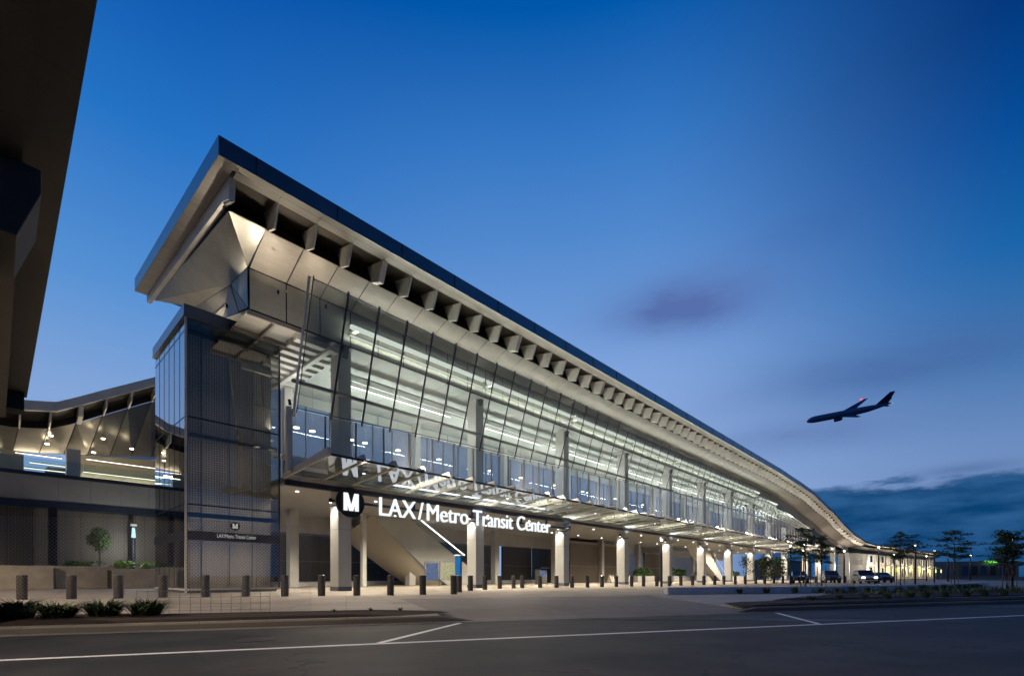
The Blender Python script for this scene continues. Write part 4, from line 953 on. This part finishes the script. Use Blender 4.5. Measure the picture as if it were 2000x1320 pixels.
# ------------------------------------------------------------------ fence and wire cage
fn = thing('mesh_fence', 'thin chain link fence standing along the left sidewalk', 'fence', (*W(-5, 14.3), 0))
m = MB(); L = 9.5; H = 2.35; sp = .085; a0 = -10.4
def fw(a, z): return (*W(a0 + a, 14.35), z)
nn = int((L + H) / sp)
for k in range(nn):
    c = k * sp
    x_a, x_b = max(0, c - H), min(L, c)
    if x_b - x_a > .02:
        m.tube([fw(x_a, c - x_a), fw(x_b, c - x_b)], .0022, 3, False); m.tube([fw(L - x_a, c - x_a), fw(L - x_b, c - x_b)], .0022, 3, False)
m.build('wire_mesh', M_['rail'], fn)
cg_ = thing('wire_cage', 'low wire grid panel standing behind the grass clumps', 'wire panel', (*W(-4, 14.0), 0)); m = MB()
for k in range(14): m.bar((*W(-4.7 + .22 * k, 13.7), 0), (*W(-4.7 + .22 * k, 13.7), .62), .008)
for z in (.12, .28, .44, .6): m.bar((*W(-4.7, 13.7), z), (*W(-4.7 + .22 * 13, 13.7), z), .007)
m.build('grid', M_['rail'], cg_)
# ------------------------------------------------------------------ trees and street lamps (right)
def layered_tree(name, label, x, y, h, r, n_l, seed):
    rs = random.getstate(); random.seed(seed)
    t = thing(name, label, 'tree', (x, y, 0), 'young trees on the forecourt')
    tr = MB(); tr.tube([(x, y, 0), (x + .05, y, h * .35), (x - .04, y + .03, h * .62), (x, y, h * .97)], [.07, .06, .045, .012], 8)
    cr = MB()
    for k in range(n_l):
        z = h * (.5 + .5 * (k + .5) / n_l); rr = r * (1 - .75 * abs((k + .5) / n_l - .3) ** 1.3)
        for j in range(random.randint(3, 5)):
            a = random.uniform(0, 6.28); q = rr * random.uniform(.45, 1)
            q *= random.choice((.6, .9, 1.15)); p = Vector((x + q * math.cos(a), y + q * math.sin(a), z + random.uniform(-.3, .4)))
            tr.tube([(x, y, z - .3), tuple(Vector((x, y, z - .2)).lerp(p, .6)), tuple(p)], [.03, .018, .006], 5, False)
            for s in (.45, .75, 1.0):
                c = Vector((x, y, z)).lerp(p, s); leaves(cr, c, (random.uniform(.25, .5), random.uniform(.25, .5), random.uniform(.07, .2)), random.randint(22, 54), .08, flat=.4)
    tr.build('trunk', M_['bark'], t, smooth=True); cr.build('crown', M_['leafd'], t)
    m = MB()
    for dx in (-.4, .4): m.tube([(x + dx, y - dx * .6, 0), (x + dx, y - dx * .6, h * .42)], .03, 6)
    m.build('stakes', M_['wood'], t); random.setstate(rs)
layered_tree('young_tree', 'layered young tree before the far end of the glass front', 43.0, 8.9, 4.6, 1.75, 7, 1)
layered_tree('young_tree', 'layered tree in the middle of the forecourt, wide flat crown', 57.6, 4.2, 4.9, 2.0, 7, 2)
layered_tree('young_tree', 'dark tree right of the white terminal with domed crown', 61.1, .5, 5.0, 2.6, 8, 3)
layered_tree('young_tree', 'dark tree at the right edge of the picture', 50.4, -2.4, 4.2, 1.8, 8, 4)
layered_tree('young_tree', 'low sparse tree just left of the edge tree', 56, -3.0, 3.6, 1.4, 6, 5)
layered_tree('young_tree', 'small tree beside the first layered tree', 50.5, 9.2, 4.4, 1.1, 5, 6)
for i, (x, y, h) in enumerate(((42.2, 20.4, 4.2), (65.3, 15.1, 4.5), (76.2, 7.7, 4.5), (78.1, 4.25, 4.7), (98.3, 3.1, 4.7), (113, 1.8, 4.7), (139, -1.3, 5.2), (68, -3.6, 4.5), (85.8, 18.0, 4.8), (84, 12.5, 4.5), (105, 8.5, 4.5), (122, 5, 4.7))):
    t = thing('street_lamp', 'slim dark street lamp with flared lit head, %s placed along the forecourt' % ordn(i), 'street lamp', (x, y, 0), 'street lamps on the forecourt')
    m = MB(); m.tube([(x, y, 0), (x, y, h * .72), (x, y, h)], [.10, .10, .035], 10); m.build('pole', M_['navy'], t, smooth=True)
    m = MB(); m.tube([(x, y, h + .02), (x, y, h + .16)], [.05, .13], 10); m.build('lens', M_['E_warm'], t)
    m = MB(); m.tube([(x, y, h + .17), (x, y, h + .23)], [.34, .30], 16); m.build('hood', M_['rail'], t)
    if i: lamp('street_glow', 'POINT', (x, y, h - .25), 55, (1, .80, .48), t, radius=.06)
for i, (x, y, e_) in enumerate(((-5.5, 23, 5200), (-4, 6.5, 2900), (-9, 40, 4500), (18, -13, 150))):  # added lamps outside the view, there to light plaza and road
    t = thing('added_road_lamp', ['added unseen road lamp on the plaza left of the guideway pier', 'added unseen road lamp beside the camera, left of the near lane', 'added unseen lamp before the left planters', 'added unseen road lamp down the road to the right'][i], 'road lamp', (x, y, 0))
    m = MB(); m.tube([(x, y, 0), (x, y, 8.6)], [.12, .07], 10); m.build('pole', M_['navy'], t, smooth=True)
    m = MB(); m.tube([(x, y, 8.62), (x, y, 8.75)], [.30, .25], 14); m.build('hood', M_['rail'], t)
    lamp('road_fill', 'SPOT', (x, y + .3, 8.3), e_, (1, .78, .52), t, radius=.15, spot=R(165), blend=.5)
# ------------------------------------------------------------------ cars
def car(label, x, y, rz, paint, lit=False, L=4.8, H=1.75):
    t = thing('parked_car', label, 'car', (x, y, 0), 'cars by the far forecourt', rz); Wd = 1.86
    def P_(a, b_, c): v = Vector((a, b_, c)); v.rotate(Matrix.Rotation(rz, 3, 'Z').to_euler()); return (v.x + x, v.y + y, v.z)
    prof_ = [(-L / 2, .35), (-L / 2, .95), (-L / 2 + .15, 1.08), (L * .22, 1.10), (L / 2 - .25, .98), (L / 2, .80), (L / 2, .35)]
    m = MB(); m.prism([P_(a, -Wd / 2, c) for a, c in prof_], Vector(P_(0, Wd, 0)) - Vector(P_(0, 0, 0))); m.build('body', paint, t, bevel=.06)
    cab = [(-L / 2 + .15, 1.06), (-L / 2 + .45, H - .05), (L * .02, H), (L * .25, 1.08)]
    i0 = [P_(a, -Wd / 2 + (.02 if k in (0, 3) else .16), c) for k, (a, c) in enumerate(cab)]; i1 = [P_(a, Wd / 2 - (.02 if k in (0, 3) else .16), c) for k, (a, c) in enumerate(cab)]
    m = MB(); n = 4; m.v += i0 + i1; m.f += [(0, 1, 2, 3), (7, 6, 5, 4)] + [(k, 4 + k, 4 + (k + 1) % 4, (k + 1) % 4) for k in range(4)]; m.m += [0] * 6; m.build('cabin_glass', M_['winglass'], t)
    m = MB(); m.bar(P_(-L / 2 + .42, 0, H - .01), P_(L * .03, 0, H + .02), Wd - .34, .06); m.build('roof', paint, t)
    for a in (-L * .31, L * .32):
        for s in (-1, 1):
            m = MB(); m.tube([P_(a, s * (Wd / 2 - .22), .34), P_(a, s * (Wd / 2 + .01), .34)], .34, 18); w = m.build('wheel', M_['tyre'], t)
            m = MB(); m.tube([P_(a, s * (Wd / 2 + .012), .34), P_(a, s * (Wd / 2 + .02), .34)], .2, 14); m.build('rim', M_['rail'], w)
    for s in (-1, 1): m = MB(); m.box((0, 0, 0), (.04, .36, .16)); m.v = [P_(L / 2 + q[0] - .01, s * .66 - .18 + q[1], .72 + q[2]) for q in m.v]; m.build('headlight', M_['E_head'] if lit else M_['rail'], t)
    m = MB(); m.box((0, 0, 0), (.03, .9, .22)); m.v = [P_(L / 2 + q[0] - .01, -.45 + q[1], .52 + q[2]) for q in m.v]; m.build('grille', M_['black'], t)
    return t
car('silver pickup like car with headlights on facing the camera', 79, 9.5, R(200), M_['carw'], True)
car('dark blue car parked left of the silver one', 84, 14.2, R(200), M_['card'])
car('dark sedan parked right of the silver car', 92, 9.0, R(200), M_['card'], H=1.5)
car('teal dark car parked near the leftmost lamp', 78, 17.0, R(200), M_['card'], H=1.6)
# ------------------------------------------------------------------ far terminal and neighbours
ter = thing('terminal_building', 'long white two storey building lit warm at the far end', 'building', (190, 20, 0))
pA, pB = Vector((182, 21.0)), Vector((264, 8.5)); dr = (pB - pA).normalized(); nr = Vector((-dr.y, dr.x)); Lt = (pB - pA).length
def TP(s, o, z): q = pA + dr * s + nr * o; return (q.x, q.y, z)
def tbox(m, s0, s1, o0, o1, z0, z1): m.hexa([TP(s0, o0, z0), TP(s1, o0, z0), TP(s1, o1, z0), TP(s0, o1, z0), TP(s0, o0, z1), TP(s1, o0, z1), TP(s1, o1, z1), TP(s0, o1, z1)])
m = MB(); tbox(m, 0, Lt, 0, 8, 0, 8.2); m.build('wall', M_['white'], ter)
m = MB(); tbox(m, -.5, Lt + 1, -2.2, 8.5, 4.3, 4.55); m.build('awning', M_['slat'], ter)
nw = 14
for k in range(nw):
    s = 2 + k * (Lt - 4) / nw
    for z0, z1, w_ in ((5.3, 7.3, 2.0), (.9, 3.7, 1.9)):
        m = MB(); tbox(m, s, s + w_, -.06, -.02, z0, z1); m.build('window', M_['E_win'] if (z0 < 2 and k % 3 == 1) else M_['winglass'], ter)
    m = MB(); tbox(m, s + 3.3, s + 4.1, -.5, -.01, 0, 8.1); m.build('pilaster', M_['white'], ter)
    if k % 2 == 0: lamp('awning_lamp', 'POINT', TP(s + 3.6, -2.0, 3.6), 500, (1, .82, .5), ter, radius=.1); lamp('awning_lamp', 'POINT', TP(s + 3.6, -2.4, 5.2), 350, (1, .85, .6), ter, radius=.1)
for k, s0 in enumerate((18, 34, 47, 60, 71, 80)):
    t = thing('lit_sign', '%s small glowing bay sign below the terminal awning from the left' % ordn(k), 'sign', TP(s0, -2.6, 3), 'bay signs at the terminal')
    m = MB(); tbox(m, s0, s0 + 1.5, -2.7, -2.6, 2.4, 3.7); m.build('panel', M_['E_win'] if k % 2 else M_['E_yg'], t)
    m = MB(); tbox(m, s0 + .7, s0 + .8, -2.66, -2.62, 0, 2.4); m.build('post', M_['rail'], t)
hb = thing('grey_hall', 'dim blue grey hall with a green lit sign at the far right', 'building', (330, 0, 0))
def HP(px, d, z): dx = (px - 1000) / 942; return (d * (s_t * dx + ct), d * (-ct * dx + s_t), z)
m = MB()
a, b_ = Vector(HP(1868, 260, 0)), Vector(HP(1990, 250, 0)); dn = Vector((0, 30, 0))
m.hexa([a, b_, b_ + dn, a + dn, a + Vector((0, 0, 9)), b_ + Vector((0, 0, 9)), b_ + dn + Vector((0, 0, 9)), a + dn + Vector((0, 0, 9))]); m.build('wall', M_['spandrel'], hb)
off = Vector((-1, -1, 0))
m = MB(); p = a.lerp(b_, .42) + off; q = a.lerp(b_, .62) + off; m.face([p + Vector((0, 0, 8.2)), q + Vector((0, 0, 8.2)), q + Vector((0, 0, 9.2)), p + Vector((0, 0, 9.2))]); m.build('sign_strip', M_['E_green'], hb)
for k in range(6):
    p = a.lerp(b_, .06 + .15 * k) + off; q = a.lerp(b_, .06 + .15 * k + .09) + off
    m = MB(); m.face([p + Vector((0, 0, 1.5)), q + Vector((0, 0, 1.5)), q + Vector((0, 0, 6.5)), p + Vector((0, 0, 6.5))]); m.build('window', M_['winglass'] if k % 2 else M_['poster'], hb)
for k, (px, d, w_, h) in enumerate(((1935, 330, 60, 8), (1560, 300, 70, 10))):
    t = thing('distant_building', ['low dark block on the far right horizon', 'low dark block seen below the far canopy'][k], 'building', HP(px, d, 0)); c = HP(px, d, 0)
    m = MB(); m.box((c[0] - w_ / 2, c[1], 0), (c[0] + w_ / 2, c[1] + 20, h)); m.build('wall', M_['spandrel'], t)
    m = MB(); m.box((c[0] - w_ / 2 - 1, c[1] - 1, h), (c[0] + w_ / 2 + 1, c[1] + 21, h + .6)); m.build('roof', M_['mull2'], t)
# ------------------------------------------------------------------ aircraft
def aircraft():
    nose = Vector(HP(1575, 332, .95 + 332 * (1125 - 822) / 942)); tail = Vector(HP(1742, 300, .95 + 300 * (1125 - 790) / 942))
    t = thing('airplane', 'dark blue airliner flying low to the left in the evening sky', 'airplane', nose.lerp(tail, .5))
    ax = (tail - nose); Lp = ax.length; ax.normalize(); side = ax.cross(Vector((0, 0, 1))).normalized(); up = side.cross(ax).normalized()
    if up.z < 0: up = -up
    rr = Matrix.Rotation(R(34), 3, ax); side.rotate(rr.to_euler()); up.rotate(rr.to_euler())
    def X(s, w, h): return nose + ax * (s * Lp) + side * w + up * h
    r = Lp * .047; sec = [(0, .05, -.35), (.012, .35, -.28), (.035, .66, -.15), (.07, .9, -.04), (.12, 1, 0), (.3, 1, 0), (.62, 1, 0), (.75, .86, .10), (.87, .55, .30), (.96, .28, .48), (1.0, .08, .56)]
    m = MB(); m.tube([X(s, 0, h * r) for s, q, h in sec], [r * q for s, q, h in sec], 20); m.build('fuselage', M_['plane'], t, smooth=True)
    def wing(s0, c0, s1, c1, sp, rise, name, z0=-.3, thk=.012):
        for sd in (-1, 1):
            m = MB(); z = z0 * r
            a, b_, c, d = X(s0, sd * r * .5, z), X(s0 + c0, sd * r * .5, z), X(s1 + c1, sd * sp, z + rise), X(s1, sd * sp, z + rise); th = up * Lp * thk
            m.hexa([a, b_, c, d, a + th, b_ + th, c + th * .3, d + th * .3]); m.build(name, M_['planed'], t)
    wing(.36, .18, .66, .045, Lp * .36, Lp * .05, 'wing'); wing(.86, .085, .965, .03, Lp * .16, Lp * .02, 'tailplane', .4, .006)
    m = MB(); th = side * Lp * .004; P5 = [X(.83, 0, r * .9), X(.965, 0, r * .7), X(1.045, 0, r * 3.7), X(.99, 0, r * 3.75)]; m.prism([p - th for p in P5], th * 2); m.build('tail_fin', M_['planed'], t)
    for sd in (-1, 1):
        m = MB(); m.tube([X(.36, sd * Lp * .12, -r * .62), X(.38, sd * Lp * .12, -r * .62), X(.44, sd * Lp * .12, -r * .58), X(.46, sd * Lp * .12, -r * .5)], [r * .42, r * .5, r * .45, r * .25], 14); m.build('engine', M_['planed'], t, smooth=True)
    m = MB(); m.box((0, 0, 0), (1.2, 1.2, .5)); c = X(.64, -Lp * .34, Lp * .05); m.v = [tuple(Vector(q) + c) for q in m.v]; m.build('wing_light', M_['E_red'], t)
    m = MB()
    for k in range(46):
        q = X(.09 + .0165 * k, 0, r * .28) + side * r * .975; m.bar(q, q + ax * .32, .22, .3)
    m.build('cabin_windows', M_['winglass'], t)
    m = MB(); q = X(1.0, 0, r * .5); m.tube([q, q + ax * .5], .35, 8); m.build('tail_light', M_['E_tick'], t)
aircraft()
# ------------------------------------------------------------------ sky
w = bpy.data.worlds.new('World'); scn.world = w; w.use_nodes = True; nt = w.node_tree; nd, lk = nt.nodes, nt.links; nd.clear()
out = N(nd, 'ShaderNodeOutputWorld'); bg = N(nd, 'ShaderNodeBackground'); lk.new(bg.outputs[0], out.inputs[0])
tc = N(nd, 'ShaderNodeTexCoord'); sp = N(nd, 'ShaderNodeSeparateXYZ'); lk.new(tc.outputs['Generated'], sp.inputs[0])
def lin(r, g, b_): f = lambda c: ((c / 255 + .055) / 1.055) ** 2.4 if c > 10 else c / 255 / 12.92; return (f(r), f(g), f(b_))
Z = sp.outputs[2]
zc = math_n(nd, lk, 'MAXIMUM', Z, 0.0)
cf = ramp(nd, lk, zc, [(0, lin(150, 178, 225)), (.27, lin(140, 170, 221)), (.40, lin(125, 162, 219)), (.47, lin(107, 152, 214)), (.56, lin(84, 138, 206)), (.66, lin(54, 120, 196)), (.76, lin(0, 88, 171)), (1, lin(0, 60, 140))])
l2 = ramp(nd, lk, zc, [(0, lin(148, 176, 224)), (.27, lin(132, 166, 216)), (.43, lin(85, 144, 211)), (.6, lin(36, 114, 196)), (.75, lin(0, 80, 168)), (1, lin(0, 58, 140))])
rt = ramp(nd, lk, zc, [(0, lin(132, 156, 200)), (.2, lin(104, 138, 190)), (.31, lin(64, 116, 174)), (.433, lin(20, 99, 169)), (.55, lin(0, 74, 150)), (.64, lin(0, 53, 123)), (1, lin(0, 32, 92))])
rx, ry = s_t, -ct          # unit vector pointing to the right of the view, on the horizon
side_ = math_n(nd, lk, 'ADD', math_n(nd, lk, 'MULTIPLY', sp.outputs[0], rx), math_n(nd, lk, 'MULTIPLY', sp.outputs[1], ry))
fwd = math_n(nd, lk, 'ADD', math_n(nd, lk, 'MULTIPLY', sp.outputs[0], ct), math_n(nd, lk, 'MULTIPLY', sp.outputs[1], s_t))
az = math_n(nd, lk, 'ARCTAN2', side_, fwd)
def srange(v, a, b_):
    q = N(nd, 'ShaderNodeMapRange'); q.interpolation_type = 'SMOOTHSTEP'; q.inputs[1].default_value = a; q.inputs[2].default_value = b_; lk.new(v, q.inputs[0]); return q.outputs[0]
sky = mixc(nd, lk, srange(az, .24, .86), cf, rt)
sky = mixc(nd, lk, srange(math_n(nd, lk, 'MULTIPLY', az, -1), 0.0, .66), sky, l2)
# the part of the sky behind the camera is darker
mb = N(nd, 'ShaderNodeMapRange'); mb.inputs[1].default_value = -.3; mb.inputs[2].default_value = .35; mb.inputs[3].default_value = .24; lk.new(fwd, mb.inputs[0])
vs = N(nd, 'ShaderNodeVectorMath', operation='SCALE'); lk.new(sky, vs.inputs[0]); lk.new(mb.outputs[0], vs.inputs['Scale']); sky = vs.outputs[0]
# clouds: noise in direction space, flattened towards the horizon
cn = noise(nd, lk, 3.2, 6, .6, vec=tc.outputs['Generated'], stretch=(1, 1, 3.2)); cn2 = noise(nd, lk, 9, 5, .6, vec=tc.outputs['Generated'], stretch=(1, 1, 4))
def ddir(px, py):
    v = Vector(((px - 1000) / 942, 1, (1125 - py) / 942)); v = Vector((s_t * v.x + ct * v.y, -ct * v.x + s_t * v.y, v.z)); return v.normalized()
def blob(px, py, rh, rv, amp, soft=1.6):
    d = ddir(px, py); hr = Vector((-d.y, d.x, 0)).normalized(); vu = hr.cross(d)
    if vu.z < 0: vu = -vu
    def dot(v): n = N(nd, 'ShaderNodeVectorMath', operation='DOT_PRODUCT'); n.inputs[1].default_value = v; lk.new(tc.outputs['Generated'], n.inputs[0]); return n.outputs['Value']
    x = math_n(nd, lk, 'DIVIDE', dot(hr), rh); y = math_n(nd, lk, 'DIVIDE', dot(vu), rv)
    r2 = math_n(nd, lk, 'ADD', math_n(nd, lk, 'MULTIPLY', x, x), math_n(nd, lk, 'MULTIPLY', y, y))
    r2 = math_n(nd, lk, 'ADD', r2, math_n(nd, lk, 'MULTIPLY_ADD', cn, 4.2, -2.1))
    g = math_n(nd, lk, 'POWER', 2.718, math_n(nd, lk, 'MULTIPLY', r2, -1 / soft)); g = math_n(nd, lk, 'MULTIPLY', g, amp, clamp=True)
    gate = math_n(nd, lk, 'GREATER_THAN', dot(d), .3)
    return math_n(nd, lk, 'MULTIPLY', g, gate)
sky = mixc(nd, lk, blob(1340, 590, .10, .036, .72), sky, lin(86, 112, 172))
sky = mixc(nd, lk, blob(1730, 715, .15, .03, .65), sky, lin(72, 104, 162))
sky = mixc(nd, lk, blob(1560, 850, .11, .024, .6), sky, lin(94, 122, 176))
sky = mixc(nd, lk, blob(1580, 450, .06, .02, .16), sky, lin(60, 80, 150))
sky = mixc(nd, lk, blob(1890, 915, .05, .007, .6), sky, lin(72, 100, 150))
# cloud bank low on the right
edge = math_n(nd, lk, 'ADD', math_n(nd, lk, 'MULTIPLY', cn2, .075), math_n(nd, lk, 'MULTIPLY_ADD', cn, .03, .098)); hgt = math_n(nd, lk, 'SUBTRACT', edge, Z)
bk = N(nd, 'ShaderNodeMapRange'); bk.interpolation_type = 'SMOOTHSTEP'; bk.inputs[1].default_value = -.004; bk.inputs[2].default_value = .016; lk.new(hgt, bk.inputs[0])
sg_ = N(nd, 'ShaderNodeMapRange'); sg_.interpolation_type = 'SMOOTHSTEP'; sg_.inputs[1].default_value = .36; sg_.inputs[2].default_value = .50; lk.new(side_, sg_.inputs[0])
bank = mixc(nd, lk, ramp(nd, lk, cn2, [(.35, (0, 0, 0)), (.65, (1, 1, 1))]), lin(8, 64, 112), lin(44, 92, 142))
sky = mixc(nd, lk, math_n(nd, lk, 'MULTIPLY', bk.outputs[0], sg_.outputs[0]), sky, bank)
lk.new(sky, bg.inputs[0]); bg.inputs[1].default_value = 1.0
# ------------------------------------------------------------------ camera and render
cd = bpy.data.cameras.new('camera'); cam = bpy.data.objects.new('camera', cd); COL.objects.link(cam)
cam.location = (0, 0, .95); cam.rotation_euler = (math.pi / 2, 0, TH - math.pi / 2)
cd.sensor_width = 36; cd.lens = 942 / 2000 * 36; cd.shift_y = (1125 - 660) / 2000; cd.clip_start = .05; cd.clip_end = 5000
scn.camera = cam
scn.view_settings.view_transform = 'Standard'; scn.view_settings.look = 'None'; scn.view_settings.exposure = 0; scn.view_settings.gamma = 1
scn.render.engine = 'CYCLES'
c = scn.cycles; c.max_bounces = 8; c.transparent_max_bounces = 16; c.glossy_bounces = 4; c.diffuse_bounces = 3; c.sample_clamp_indirect = 4; c.use_denoising = True
c.caustics_reflective = False; c.caustics_refractive = False
